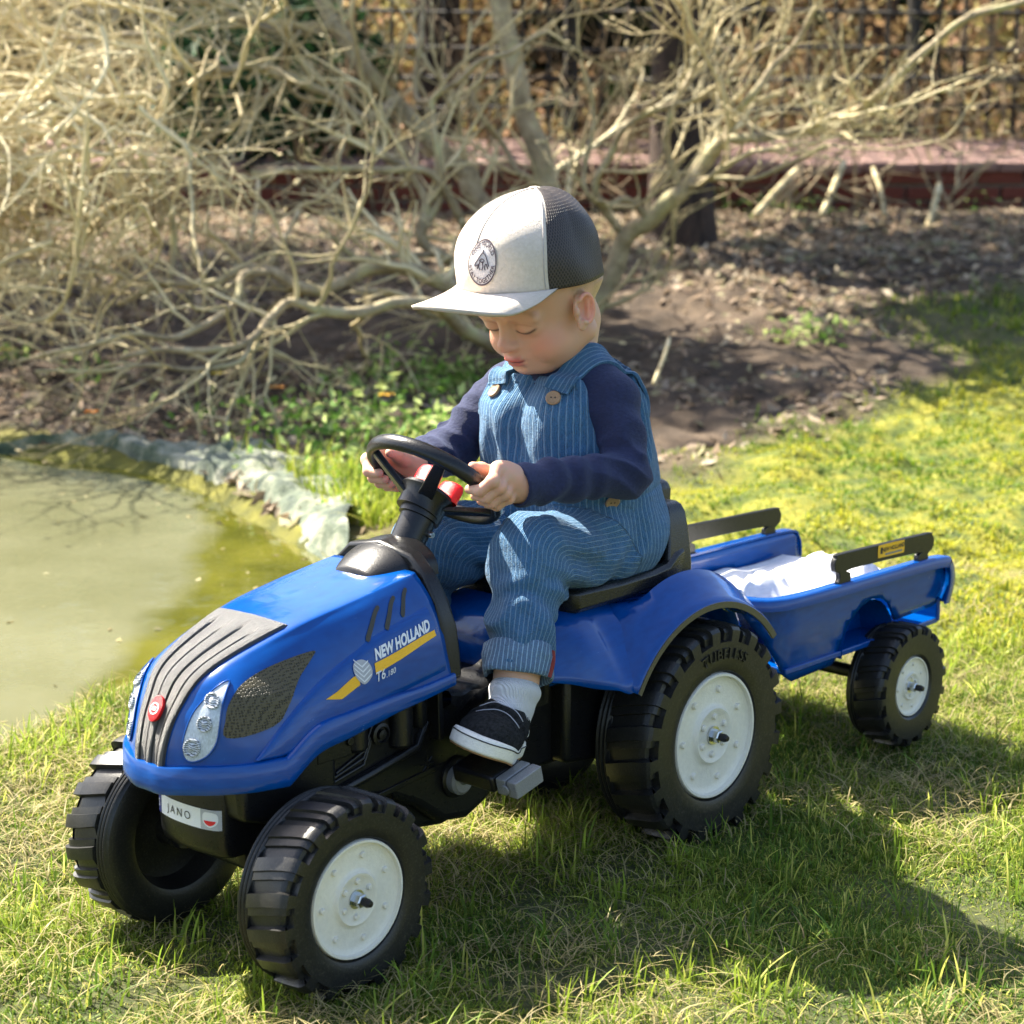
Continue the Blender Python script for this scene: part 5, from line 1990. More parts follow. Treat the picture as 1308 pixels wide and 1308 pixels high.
def head_sdf(p):
    q = hl(p)
    a = np.abs(q[:, 1])
    m = np.stack([q[:, 0], a, q[:, 2]], 1)         # mirrored halves
    d = ell(q, (.002, 0, .020), (.077, .066, .068))
    d = smin(d, ell(q, (.022, 0, .014), (.057, .057, .050)), .02)
    d = smin(d, ell(q, (.026, 0, -.034), (.050, .0495, .048)), .022)
    d = smin(d, ell(m, (.046, .030, -.046), (.025, .0225, .0225)), .014)       # cheeks
    d = smin(d, ell(q, (.060, 0, -.067), (.017, .019, .014)), .014)          # chin
    d = smin(d, ell(q, (.062, 0, -.050), (.020, .022, .017)), .010)          # muzzle
    d = smin(d, cap(m, (.010, .047, -.050), (.050, .018, -.071), .014, .010), .016)   # jaw line
    d = smax(d, -ell(m, (.088, .024, -.017), (.016, .017, .012)), .014)      # eye sockets
    d = smin(d, ell(m, (.0655, .0250, -.0185), (.0118, .0145, .0095)), .007)  # lids over the eyes
    d = smin(d, cap(m, (.077, .012, -.002), (.070, .040, -.006), .0040, .004), .012)   # brow
    d = smin(d, cap(q, (.073, 0, -.008), (.083, 0, -.033), .0060, .0074), .009)        # nose bridge
    d = smin(d, ell(q, (.0870, 0, -.0350), (.0078, .0082, .0070)), .005)               # nose tip
    d = smin(d, ell(m, (.0800, .0078, -.0375), (.0070, .0055, .0052)), .004)           # wings
    d = smax(d, -ell(m, (.0850, .0048, -.0425), (.0034, .0026, .0022)), .002)          # nostrils
    d = smin(d, ell(q, (.0795, 0, -.0535), (.0068, .0128, .0040)), .003)               # upper lip
    d = smin(d, ell(q, (.0775, 0, -.0600), (.0062, .0105, .0042)), .003)               # lower lip
    d = smax(d, -ell(q, (.0870, 0, -.0568), (.0050, .0135, .0010)), .0018)             # between the lips
    d = smax(d, -ell(m, (.0800, .0150, -.0565), (.004, .0022, .0018)), .003)
    d = smax(d, -ell(q, (.0790, 0, -.0668), (.005, .012, .0028)), .005)
    # lid crease and the slit under the lid
    d = smax(d, -(np.maximum(np.abs(ell(m, (.066, .0255, -.0150), (.0150, .0160, .0105))) - .0004, 0) + np.where((m[:, 2] > -.016) & (m[:, 2] < -.004), 0, 1)), .0008) if False else d
    # ear
    ec = np.array([.024, .0665, -.015])
    Be = _rot(.30)
    r_ = (m - ec) @ Be.T / .90
    e = ell(r_, (0, .001, 0), (.0145, .0062, .0205))
    e = smax(e, -ell(r_, (.0030, .0085, -.001), (.0100, .0090, .0150)), .003)
    er = None
    for i in range(10):
        t0, t1 = -.9 + i * .45, -.9 + (i + 1) * .45
        def rq(t):
            return (-.0118 * math.sin(t) - .001, .0068 + .0015 * math.sin(t * .5), .0172 * math.cos(t))
        s_ = cap(r_, rq(t0), rq(t1), .0026)
        er = s_ if er is None else np.minimum(er, s_)
    e = smin(e, er, .003)
    e = smin(e, cap(r_, (-.006, .0045, .010), (-.005, .0050, -.012), .0022), .003)
    e = smin(e, ell(r_, (.004, .0035, -.0205), (.0065, .0042, .0065)), .004)
    e = smin(e, ell(r_, (.0115, .0035, -.003), (.0032, .0035, .0055)), .003)
    d = smin(d, e * .90, .005)
    cq = (p - CC) @ CFr.T
    d = smax(d, np.minimum(ell(cq, (-.006, 0, .016), (.0805, .0700, .080)), cq[:, 2] + .004), .004)
    return d

def _rot(a):
    return np.array([[math.cos(a), 0, math.sin(a)], [0, 1, 0], [-math.sin(a), 0, math.cos(a)]])

NECK = V3(-.088, 0, .545)
SH = {-1: V3(-.088, -.080, .510), 1: V3(-.098, .080, .510)}
EL = {-1: V3(-.112, -.113, .438), 1: V3(-.145, .118, .440)}
WR = {-1: V3(-.246, -.090, .440), 1: V3(-.240, .092, .440)}
HIP = {-1: V3(-.045, -.042, .342), 1: V3(-.045, .042, .342)}
KN = {-1: V3(-.224, -.078, .358), 1: V3(-.222, .068, .350)}
AN = {-1: V3(-.290, -.114, .226), 1: V3(-.262, .100, .185)}

# hands close on the rim at the near and far side
HBAR = -np.array(SX)                        # along the rim, forward and up
HN = np.array(SN)
def hand_sdf(p, sg):
    c = np.array(SWC) + V3(.008, sg * (SR + .001), 0)
    q = p.copy()
    if sg > 0:
        q[:, 1] *= -1
        c = c * V3(1, -1, 1)
    o = V3(0, -1, 0)
    b, n = HBAR, HN
    P = lambda bb, oo, nn: c + b * bb + o * oo + n * nn
    wr = WR[sg] * (V3(1, -1, 1) if sg > 0 else 1)
    d = cap(q, wr, P(-.026, .006, .024), .0170, .0165)
    d = smin(d, ell(q, P(-.006, .010, .016), (.027, .014, .016), np.stack([b, o, n])), .012)
    d = smin(d, cap(q, P(-.030, .004, .020), P(-.006, .012, .018), .0165, .012), .010)
    fing = [(.019, 1.00, .0), (.0075, 1.06, .0015), (-.0040, 1.0, .001), (-.0145, .86, -.001)]
    fd = None
    for bb, L, out in fing:
        r = .0062 if L > .9 else .0055
        mc = P(bb - .002, .0115 + out, .0150)
        p1 = P(bb + .002, .0185 + out, -.0020 * L)
        p2 = P(bb + .002, .0080 + out, -.0155 * L)
        p3 = P(bb + .001, -.0070, -.0150 * L)
        f = smin(cap(q, mc, p1, r * 1.12, r), smin(cap(q, p1, p2, r, r * .92), cap(q, p2, p3, r * .92, r * .82), .003), .003)
        f = smin(f, ell(q, p1, (r * 1.12,) * 3), .003)
        fd = f if fd is None else smin(fd, f, .0012)
    d = smin(d, fd, .0045)
    # thumb over the top of the rim, lying towards the middle of the wheel
    t0, t1, t2, t3 = P(-.020, -.004, .022), P(.000, -.008, .0170), P(.014, -.0120, .0130), P(.025, -.0130, .0085)
    th = smin(cap(q, t0, t1, .0100, .0078), smin(cap(q, t1, t2, .0076, .0068), cap(q, t2, t3, .0068, .0052), .003), .004)
    d = smin(d, th, .005)
    return d

def torso_sdf(p, g=0.0):
    d = cap(p, (-.058, 0, .372), (-.058, 0, .43), .070 + g, .066 + g)
    sc = p * V3(1, 1, 1)
    d = ell(p, (-.050, 0, .358), (.080 + g, .088 + g, .066 + g))
    m = np.stack([p[:, 0], np.abs(p[:, 1]), p[:, 2]], 1)
    d = smin(d, ell(m, (-.070, .024, .420), (.078 + g, .062 + g, .072 + g)), .03)
    d = smin(d, ell(m, (-.083, .026, .480), (.074 + g, .060 + g, .060 + g)), .03)
    d = smin(d, cap(m, (-.088, .030, .532), (-.088, .066, .512), .036 + g, .030 + g), .022)
    return d

FT = {-1: (V3(-.262, -.104, .205), V3(-.352, -.158, .192)), 1: (V3(-.255, .100, .160), V3(-.340, .118, .150))}
def body_sdf(p):
    d = boxed(head_sdf, p, (-.28, -.13, .50), (.06, .13, .78))
    d = smin(d, cap(p, (-.085, 0, .548), hw(-.018, 0, -.055), .034, .034), .016)
    d = smin(d, torso_sdf(p, -.010), .02)
    for sg in (-1, 1):
        d = smin(d, chain_cap(p, [SH[sg] + V3(0, -sg * .006, 0), EL[sg], WR[sg]], [.016, .0165, .0165], .01), .012)
        c_ = np.array([-.275, sg * .08, .44])
        d = smin(d, boxed(hand_sdf, p, c_ - .075, c_ + .075, sg), .006)
        d = smin(d, chain_cap(p, [HIP[sg], KN[sg], AN[sg]], [.040, .030, .0200], .015), .02)
        d = smin(d, cap(p, AN[sg] + (KN[sg] - AN[sg]) * .22, AN[sg], .0235, .0215), .01)
    return d

def skin_cols(V):
    q = hl(V)
    a = np.abs(q[:, 1])
    base = np.array([.62, .37, .25])
    c = np.tile(base, (len(V), 1))
    def mixc(mask, col):
        nonlocal c
        m = np.clip(mask, 0, 1)[:, None]
        c = c * (1 - m) + np.array(col) * m
    g = lambda x, x0, s: np.exp(-((x - x0) / s) ** 2)
    nv = fbm(V * 90, 201, 2) * .5 + .5
    mixc(.25 * nv, (.70, .36, .25))
    mixc(.50 * g(q[:, 0], .060, .03) * g(a, .038, .017) * g(q[:, 2], -.040, .016), (.72, .24, .17))      # cheeks
    mixc(.35 * g(q[:, 0], .09, .015) * g(a, 0, .012) * g(q[:, 2], -.036, .010), (.74, .28, .20))
    front = (q[:, 0] > .06)
    mixc(front * .95 * g(q[:, 2], -.0540, .0042) * sstep(.0145, .0105, a), (.52, .105, .085))
    mixc(front * .85 * g(q[:, 2], -.0600, .0042) * sstep(.0130, .0090, a), (.58, .15, .12))
    mixc(front * .9 * g(q[:, 2], -.0568, .0010) * sstep(.0150, .012, a), (.18, .03, .03))
    # lashes: a dark arc where the lowered lid meets the cheek
    arc = -.0232 + .0028 * ((a - .0255) / .0125) ** 2 + .0012 * (a - .0255) / .0125
    mixc(front * .97 * g(q[:, 2], arc, .0014) * sstep(.0150, .0115, np.abs(a - .0255)), (.07, .032, .02))
    arc2 = -.0118 - .0035 * ((a - .0255) / .0135) ** 2
    mixc(front * .40 * g(q[:, 2], arc2, .0012) * sstep(.0150, .0100, np.abs(a - .0255)), (.40, .17, .11))
    # fair brows
    br_ = .0045 - .0050 * ((a - .024) / .016) ** 2
    mixc(front * .38 * g(q[:, 2], br_, .0022) * sstep(.020, .013, np.abs(a - .026)), (.36, .20, .10))
    mixc(sstep(.062, .072, a) * .60 * g(q[:, 2], -.016, .03) * (np.abs(q[:, 0] - .004) < .024), (.80, .27, .17))   # ears
    # cropped fair hair behind the temple
    hair = np.maximum(sstep(.004, -.010, q[:, 0]), sstep(.034, .024, q[:, 0]) * sstep(-.006, .004, q[:, 2]) * (a > .045)) * sstep(-.040, -.020, q[:, 2]) * (q[:, 2] < .12) * (a < .0755) * (a < .071 + .0)
    mixc(hair * (.60 + .35 * vnoise(V * 900, 203)) * (V[:, 2] > .57), (.42, .27, .14))
    # warm knuckles
    hm = (V[:, 0] < -.235) & (V[:, 2] > .40) & (V[:, 2] < .49)
    mixc(hm * .30 * (fbm(V * 160, 205, 2) * .5 + .5), (.80, .30, .22))
    return c

t = Nt('skin')
c = t.attr('Col')
t.p(Base_Color=c, Roughness=.48, Normal=t.bump(t.noise(900, 3), .00025))
t.set(t.b, 'Subsurface Weight', .35)
t.set(t.b, 'Subsurface Scale', .006)
t.set(t.b, 'Subsurface Radius', (1.0, .35, .2))
t.set(t.b, 'Specular IOR Level', .35)
M['skin'] = t.m

KID = surf_obj('person', body_sdf, (-.375, -.16, .19), (.04, .16, .745), .00135, M['skin'], None, skin_cols)
tag(KID, 'small child in striped dungarees and cream cap looking down with both hands on steering wheel', 'person')
def kp(o):
    o.parent = KID
    return o

# ------------------------------------------------------------------ navy shirt
def folds(p, s, amp):
    return amp * (vnoise(p * s, 301) + .6 * vnoise(p * s * 2.1, 302))
def arm_axis(p, sg):
    return cap(p, SH[sg], EL[sg], 0), cap(p, EL[sg], WR[sg], 0)
def sleeve_sdf(p, sg):
    el, wc = EL[sg], WR[sg]
    fa = (WR[sg] - EL[sg]) / np.linalg.norm(WR[sg] - EL[sg])
    a = chain_cap(p, [SH[sg] + V3(0, sg * -.004, 0), el, wc + fa * .012], [.0278, .0258, .0220], .016)
    n1, n2 = vnoise(p * 27, 303), vnoise(p * 48, 304)
    r = p - el
    w = np.exp(-((r * r).sum(1)) / .050 ** 2)
    u = r @ V3(.55, 0, .83)
    inner = sstep(.02, -.03, r @ V3(1, 0, -.6))
    a = a - w * .0055 * (1 - 1.6 * np.abs(np.sin(u * 120 + 2.2 * n1))) * (.4 + .6 * inner)
    s = r @ fa
    a = a - .0024 * np.sin(s * 180 + 3.6 * n1) * sstep(.03, .06, s) * sstep(.15, .11, s) - .0009 * n2
    up_ = (p - SH[sg]) @ ((el - SH[sg]) / .09)
    a = a - .0034 * np.sin(up_ * 80 + 3 * n1) * sstep(.0, .02, up_) * sstep(.09, .06, up_)
    return smax(a, (p - wc) @ fa - .012, .0025)
def shirt_sdf(p):
    d = torso_sdf(p, .0005) - .0012 * vnoise(p * 26, 306)
    d = smin(d, cap(p, (-.088, 0, .535), (-.092, 0, .556), .044, .040), .014)
    d = smax(d, -cap(p, (-.088, 0, .552), hw(-.01, 0, -.02), .0375), .003)
    for sg in (-1, 1):
        lo_ = np.minimum(np.minimum(SH[sg], EL[sg]), WR[sg]) - .065
        hi_ = np.maximum(np.maximum(SH[sg], EL[sg]), WR[sg]) + .065
        d = smin(d, boxed(sleeve_sdf, p, lo_, hi_, sg), .014)
        fa = (WR[sg] - EL[sg]) / np.linalg.norm(WR[sg] - EL[sg])
        d = smax(d, -smax(cap(p, WR[sg] - fa * .012, WR[sg] + fa * .05, .0185, .0185), -((p - WR[sg]) @ fa) + .002, .001), .001)
    return d
t = Nt('navy_jersey')
co = t.coord()
t.p(Base_Color=t.ramp(t.noise(60, 4), [(.3, (.007, .011, .046)), (.7, (.012, .018, .068))]), Roughness=.88, Normal=t.bump(t.noise(1500, 2), .0004, 1, t.bump(t.noise(70, 3), .0012)))
t.set(t.b, 'Sheen Weight', .15)
t.set(t.b, 'Sheen Roughness', .5)
t.set(t.b, 'Sheen Tint', (.45, .55, .9, 1))
kp(surf_obj('shirt', shirt_sdf, (-.265, -.165, .38), (.03, .17, .61), .0019, t.m, None))

# ------------------------------------------------------------------ striped dungarees
def cuff_frame(sg):
    kn, an = KN[sg], AN[sg]
    n = np.linalg.norm(an - kn)
    ax = (an - kn) / n
    return kn + ax * (n - (.027 if sg < 0 else .05)), ax
def leg_sdf(p, sg):
    kn, an = KN[sg], AN[sg]
    cf, ax = cuff_frame(sg)
    d = smin(cap(p, HIP[sg] + V3(0, 0, .002), kn, .050, .041), cap(p, kn, cf + ax * .02, .040, .0315), .022)
    n1, n2 = vnoise(p * 25, 311), vnoise(p * 50, 312)
    kb = kn + V3(.035, 0, -.022)
    r = p - kb
    d = d - .0055 * 1.35 * np.exp(-((r * r).sum(1)) / .050 ** 2) * np.sin((r @ V3(.45, 0, .89)) * 190 + 2.4 * n1)
    r = p - (HIP[sg] + V3(-.030, sg * .030, .012))
    d = d - .0058 * np.exp(-((r * r).sum(1)) / .052 ** 2) * np.sin((r @ V3(.9, 0, -.43)) * 135 + 2.2 * n1)
    s = (p - kn) @ ax
    d = d - .0036 * np.sin(s * 95 + 3.5 * n1) * sstep(.02, .05, s) - .0034 * (1 - 2 * np.abs(n1)) - .0018 * n2
    return smax(d, s - (cf - kn) @ ax, .002)
BT = V3(-.128, 0, .536)                     # middle of the bib's top hem
def dung_sdf(p):
    g = .0075
    t_ = torso_sdf(p, g)
    t_ = smin(t_, ell(p, (-.048, 0, .348), (.084, .096, .062)), .02)
    n1, n2 = vnoise(p * 19, 321), vnoise(p * 44, 322)
    t_ = t_ - .0030 * (1 - 2 * np.abs(n1)) - .0018 * n2 - .0032 * np.sin(p[:, 1] * 95 + 2.5 * n1) * sstep(.52, .46, p[:, 2]) * sstep(.36, .42, p[:, 2])
    # waist seam
    wz = p[:, 2] - (.402 + .06 * (p[:, 0] + .06))
    t_ = t_ + .0016 * np.exp(-(wz / .0022) ** 2)
    # openings: a scooped armhole each side, the bib top in front, the back yoke
    a = np.abs(p[:, 1])
    x = p[:, 0]
    z = p[:, 2]
    top = np.where(x < -.078, .534 - .10 * np.maximum(0, (x + .128)) * 0, .535)
    # armhole boundary: height allowed as a function of distance round the side
    fr = sstep(-.095, -.125, x)              # 1 in front
    bk_ = sstep(-.065, -.035, x)             # 1 at the back
    front_lim = .536 - sstep(.060, .098, a) * .105
    back_lim = .560 - sstep(.060, .094, a) * .125
    side_lim = .432 + 0 * x
    lim = side_lim * (1 - fr) * (1 - bk_) + front_lim * fr + back_lim * bk_
    hem = sstep(.0095, .0080, lim - z)
    t_ = t_ - .0013 * hem
    t_ = smax(t_, (z - lim) * .6, .0015)
    d = t_
    for sg in (-1, 1):
        lo_ = np.minimum(np.minimum(HIP[sg], KN[sg]), AN[sg]) - .085
        hi_ = np.maximum(np.maximum(HIP[sg], KN[sg]), AN[sg]) + .085
        d = smin(d, boxed(leg_sdf, p, lo_, hi_, sg), .016)
    # crotch crease
    return d
def dung_attr(V):
    """metres round the cloth, so that the woven stripes run along it"""
    su = np.zeros(len(V))
    best = np.abs(torso_sdf(V, .0075)) - .006
    ang = np.arctan2(V[:, 1], -(V[:, 0] + .058))
    su[:] = ang * .078
    for sg in (-1, 1):
        kn, an, hip = KN[sg], AN[sg], HIP[sg]
        cand = []
        for A_, B_, rad in ((hip, kn, .047), (kn, an, .039)):
            ax = (B_ - A_) / np.linalg.norm(B_ - A_)
            e = np.abs(cap(V, A_, B_, rad + .002, rad - .003))
            e1 = V3(0, -1, 0) + ax * ax[1]
            e1 /= np.linalg.norm(e1)
            e2 = np.cross(ax, e1)
            r = V - A_
            if A_ is hip:
                e = np.where(r @ ax > .030, e, 1)
            cand.append((np.arctan2(r @ e2, r @ e1), e))
        (a0, e0), (a1, e1_) = cand
        ex = (kn - hip) / np.linalg.norm(kn - hip)
        sx_ = (an - kn) / np.linalg.norm(an - kn)
        k = sstep(-.030, .030, (V - kn) @ ((ex + sx_) / 2))
        k = np.where(np.abs(a0 - a1) > 3, (k > .5) * 1.0, k)
        aa = a0 * (1 - k) + a1 * k
        e = np.minimum(e0, e1_)
        m = e < best
        su = np.where(m, aa * .043 + .013 * sg, su)
        best = np.where(m, e, best)
    return dict(su=su)
def denim(name, inside=False):
    t = Nt(name)
    co = t.coord()
    su = t.attr('su', 'Fac')
    n1 = t.math('MULTIPLY', t.math('SUBTRACT', t.noise(120, 3, co), .5), .0010)
    w = t.math('FRACT', t.math('MULTIPLY', t.math('ADD', su, n1), 1 / .0054))
    line = t.ramp(t.math('ABSOLUTE', t.math('SUBTRACT', w, .5)), [(.07, (1, 1, 1)), (.16, (0, 0, 0))])
    w2 = t.math('FRACT', t.math('MULTIPLY', su, 3 / .0054))
    rib = t.ramp(t.math('ABSOLUTE', t.math('SUBTRACT', w2, .5)), [(.1, (1, 1, 1)), (.45, (0, 0, 0))])
    slub = t.ramp(t.noise(700, 3, co), [(.35, (0, 0, 0)), (.65, (1, 1, 1))])
    base = t.ramp(t.noise(16, 4, co), [(.3, (.018, .078, .175)), (.7, (.030, .118, .25))])
    if inside:
        base = t.ramp(t.noise(16, 4, co), [(.3, (.07, .12, .20)), (.7, (.10, .17, .27))])
    base = t.mix(t.math('MULTIPLY', slub, .30), base, (.09, .24, .40))
    t.p(Base_Color=t.mix(t.math('MULTIPLY', line, .38 if not inside else .9), base, (.30, .46, .62)), Roughness=.9)
    t.p(Normal=t.bump(t.math('ADD', t.math('MULTIPLY', line, .6), t.math('MULTIPLY', rib, .5)), .0009, 1, t.bump(slub, .0005, 1, t.bump(t.noise(38, 4, co, .6), .009))))
    t.set(t.b, 'Sheen Weight', .12)
    return t.m
M['denim'] = denim('striped_denim')
M['denim_in'] = denim('denim_inside', True)
kp(surf_obj('dungarees', dung_sdf, (-.325, -.165, .215), (.055, .16, .60), .0019, M['denim'], None, attrfn=dung_attr))

# turned-up cuffs with a red tab of selvedge
for sg in (-1, 1):
    cf, ax = cuff_frame(sg)
    e1 = V3(0, 1, 0) - ax * ax[1]
    e1 /= np.linalg.norm(e1)
    e2 = np.cross(ax, e1)
    rows, su = [], []
    prof = [(-.024, .0325), (-.026, .0345), (-.024, .0365), (-.012, .0372), (.004, .0370), (.008, .0362), (.0095, .0345), (.008, .0325), (-.004, .031)]
    NK = 90
    for i in range(NK):
        a = i * 2 * math.pi / NK
        row = []
        for s_, r_ in prof:
            rr_ = r_ + .0016 * math.sin(3 * a + s_ * 60 + sg) + .0012 * math.sin(5 * a + 1 + s_ * 140)
            st_ = s_ + .0035 * math.sin(a + 1.0) + .0018 * math.sin(2 * a)
            row.append(cf + ax * st_ + (e1 * math.cos(a) + e2 * math.sin(a)) * rr_)
            su.append(a * .039)
        rows.append(row)
    rows = np.array(rows)
    n_ = len(prof)
    i_ = np.arange(NK)[:, None]
    j_ = np.arange(n_ - 1)[None]
    F_ = np.stack([i_ * n_ + j_, ((i_ + 1) % NK) * n_ + j_, ((i_ + 1) % NK) * n_ + j_ + 1, i_ * n_ + j_ + 1], -1).reshape(-1, 4)
    kp(raw('trouser_cuff', rows.reshape(-1, 3), F_, M['denim_in'], attrs=dict(su=np.array(su))))
    # seam tape
    if sg < 0:
        a0 = math.atan2((V3(.25, -1, 0) @ e2), (V3(.25, -1, 0) @ e1))
        tb = []
        for s_ in np.linspace(-.020, .0085, 8):
            rr_ = .0372 + .0012
            tb.append([cf + ax * (s_ + .0035 * math.sin(a0 + 1)) + (e1 * math.cos(a0 + d_) + e2 * math.sin(a0 + d_)) * (rr_ + .0016 * math.sin(3 * a0 + s_ * 60 + sg) + .0012 * math.sin(5 * a0 + 1 + s_ * 140) + h_) for d_, h_ in ((-.055, -.002), (-.045, .0006), (0, .001), (.045, .0006), (.055, -.002))])
        mt = plastic('red_selvedge', (.30, .045, .035), .9, var=.4, bscale=500, bumpd=.001)
        kp(MB().grid(np.array(tb)).build('red_seam', mt, angle=180))

# straps over the shoulders, crossing to the back; wooden buttons
M['button'] = plastic('wooden_button', (.36, .23, .13), .45, var=.3)
shirt_bvh_v, shirt_bvh_f = None, None
me_ = bpy.data.objects['shirt'].data
sh_bvh = BVHTree.FromPolygons([v.co for v in me_.vertices], [tuple(p.vertices) for p in me_.polygons])
me_ = bpy.data.objects['dungarees'].data
dg_bvh = BVHTree.FromPolygons([v.co for v in me_.vertices], [tuple(p.vertices) for p in me_.polygons])
def outp(q, h, c=(-.085, 0, .47)):
    """the outer surface of shirt or dungarees in the direction of q from the chest, lifted by h"""
    q = Vector(q)
    c = Vector(c)
    d = (q - c).normalized()
    best = None
    for bv in (sh_bvh, dg_bvh):
        r_ = bv.ray_cast(c + d * .25, -d)
        if r_[0] is not None and (best is None or (r_[0] - c).length > (best[0] - c).length):
            best = r_
    if best is None:
        return q, d
    n = best[1]
    if n.dot(d) < 0:
        n = -n
    return best[0] + n * h, n
for sg in (-1, 1):
    path = [(-.161, sg * .052, .5335), (-.156, sg * .053, .541), (-.145, sg * .055, .550), (-.122, sg * .058, .568), (-.092, sg * .061, .574), (-.060, sg * .063, .566), (-.030, sg * .064, .545), (-.012, sg * .064, .52), (-.002, sg * .060, .49)]
    P = smooth_open(path, 6)
    rows, su = [], []
    prev = None
    C_ = []
    for q in P:
        c_, n_ = outp(q, .0026)
        k_ = len(C_) / len(P)
        C_.append((c_ - n_ * (.0055 * float(sstep(.80, 1, k_))), n_))
    for it in range(3):
        C_ = [(C_[max(i - 1, 0)][0] * .25 + C_[i][0] * .5 + C_[min(i + 1, len(C_) - 1)][0] * .25, (C_[max(i - 1, 0)][1] + C_[i][1] * 2 + C_[min(i + 1, len(C_) - 1)][1]).normalized()) for i in range(len(C_))]
    wid = .0148
    for i, (c_, n_) in enumerate(C_):
        T = (C_[min(i + 1, len(C_) - 1)][0] - C_[max(i - 1, 0)][0]).normalized()
        s_ = T.cross(n_).normalized()
        row = []
        for w_, h_ in ((-1, -.002), (-1, .0008), (-.93, .0022), (-.82, .0022), (-.76, .0014), (0, .0016), (.76, .0014), (.82, .0022), (.93, .0022), (1, .0008), (1, -.002)):
            row.append(tuple(c_ + s_ * w_ * wid + n_ * h_))
            su.append(w_ * wid)
        rows.append(row)
    rows = np.array(rows)
    m_, n2 = rows.shape[:2]
    i_ = np.arange(m_ - 1)[:, None]
    j_ = np.arange(n2 - 1)[None]
    F_ = np.stack([i_ * n2 + j_, (i_ + 1) * n2 + j_, (i_ + 1) * n2 + j_ + 1, i_ * n2 + j_ + 1], -1).reshape(-1, 4)
    kp(raw('shoulder_strap', rows.reshape(-1, 3), F_, M['denim'], attrs=dict(su=np.array(su))))
def button(q, r_=.0085, c=(-.085, 0, .49)):
    b_, n_ = outp(q, .0015, c)
    mb = MB()
    mb.lathe([(r_, 0), (r_, .0018), (r_ * .88, .0026), (r_ * .75, .0018), (r_ * .3, .0016), (.0003, .0016)], 22, axis='z')
    o = mb.build('button', M['button'], angle=60)
    qn = n_.to_track_quat('Z', 'Y')
    for v in o.data.vertices:
        v.co = qn @ v.co + b_
    kp(o)
    hm = MB()
    for dx, dy in ((-.0022, 0), (.0022, 0)):
        hm.lathe([(.0011, .0019), (.0003, .00195)], 8, c=(dx, dy, 0), axis='z')
    h = hm.build('button_hole', M['stblack'], smooth=False)
    for v in h.data.vertices:
        v.co = qn @ v.co + b_
    h.parent = o
    h['kind'] = 'stuff'
button((-.16, -.050, .519))
button((-.16, .050, .519))
button((-.112, -.11, .402), .0085, (-.07, 0, .402))
button((-.050, -.095, .400), .0070, (-.05, 0, .40)) if False else None

# ------------------------------------------------------------------ socks and shoes
def foot_frame(sg):
    heel, toe = FT[sg]
    f = (toe - heel) / np.linalg.norm(toe - heel)
    if sg < 0:
        f = V3(-.87, -.48, .24)
        f /= np.linalg.norm(f)
    roll = .0
    u = V3(0, 0, 1) - f * f[2]
    u /= np.linalg.norm(u)
    l = np.cross(u, f)
    ro_ = R(-17) if sg < 0 else 0
    l, u = l * math.cos(ro_) + u * math.sin(ro_), u * math.cos(ro_) - l * math.sin(ro_)
    return heel, f, u, l
t = Nt('white_ribbed_sock')
t.p(Base_Color=(.80, .80, .82, 1), Roughness=.95)
wv2 = t.n('ShaderNodeTexWave')
t.set(wv2, 'Scale', 160.0)
t.set(wv2, 'Distortion', 1.0)
t.set(wv2, 'Vector', t.coord())
t.p(Normal=t.bump(wv2.outputs['Fac'], .0012, 1, t.bump(t.noise(900, 2), .0005)))
M['sock'] = t.m
M['suede'] = plastic('black_suede', (.018, .019, .021), .95, var=.6, bscale=900, bumpd=.0009, spec=.15, dust=.12)
M['sole'] = plastic('cream_rubber', (.72, .70, .64), .55, var=.06, dust=.25)
M['gum'] = plastic('gum_sole', (.30, .16, .07), .6, dust=.3)
M['shwhite'] = plastic('white_canvas', (.70, .70, .70), .9)
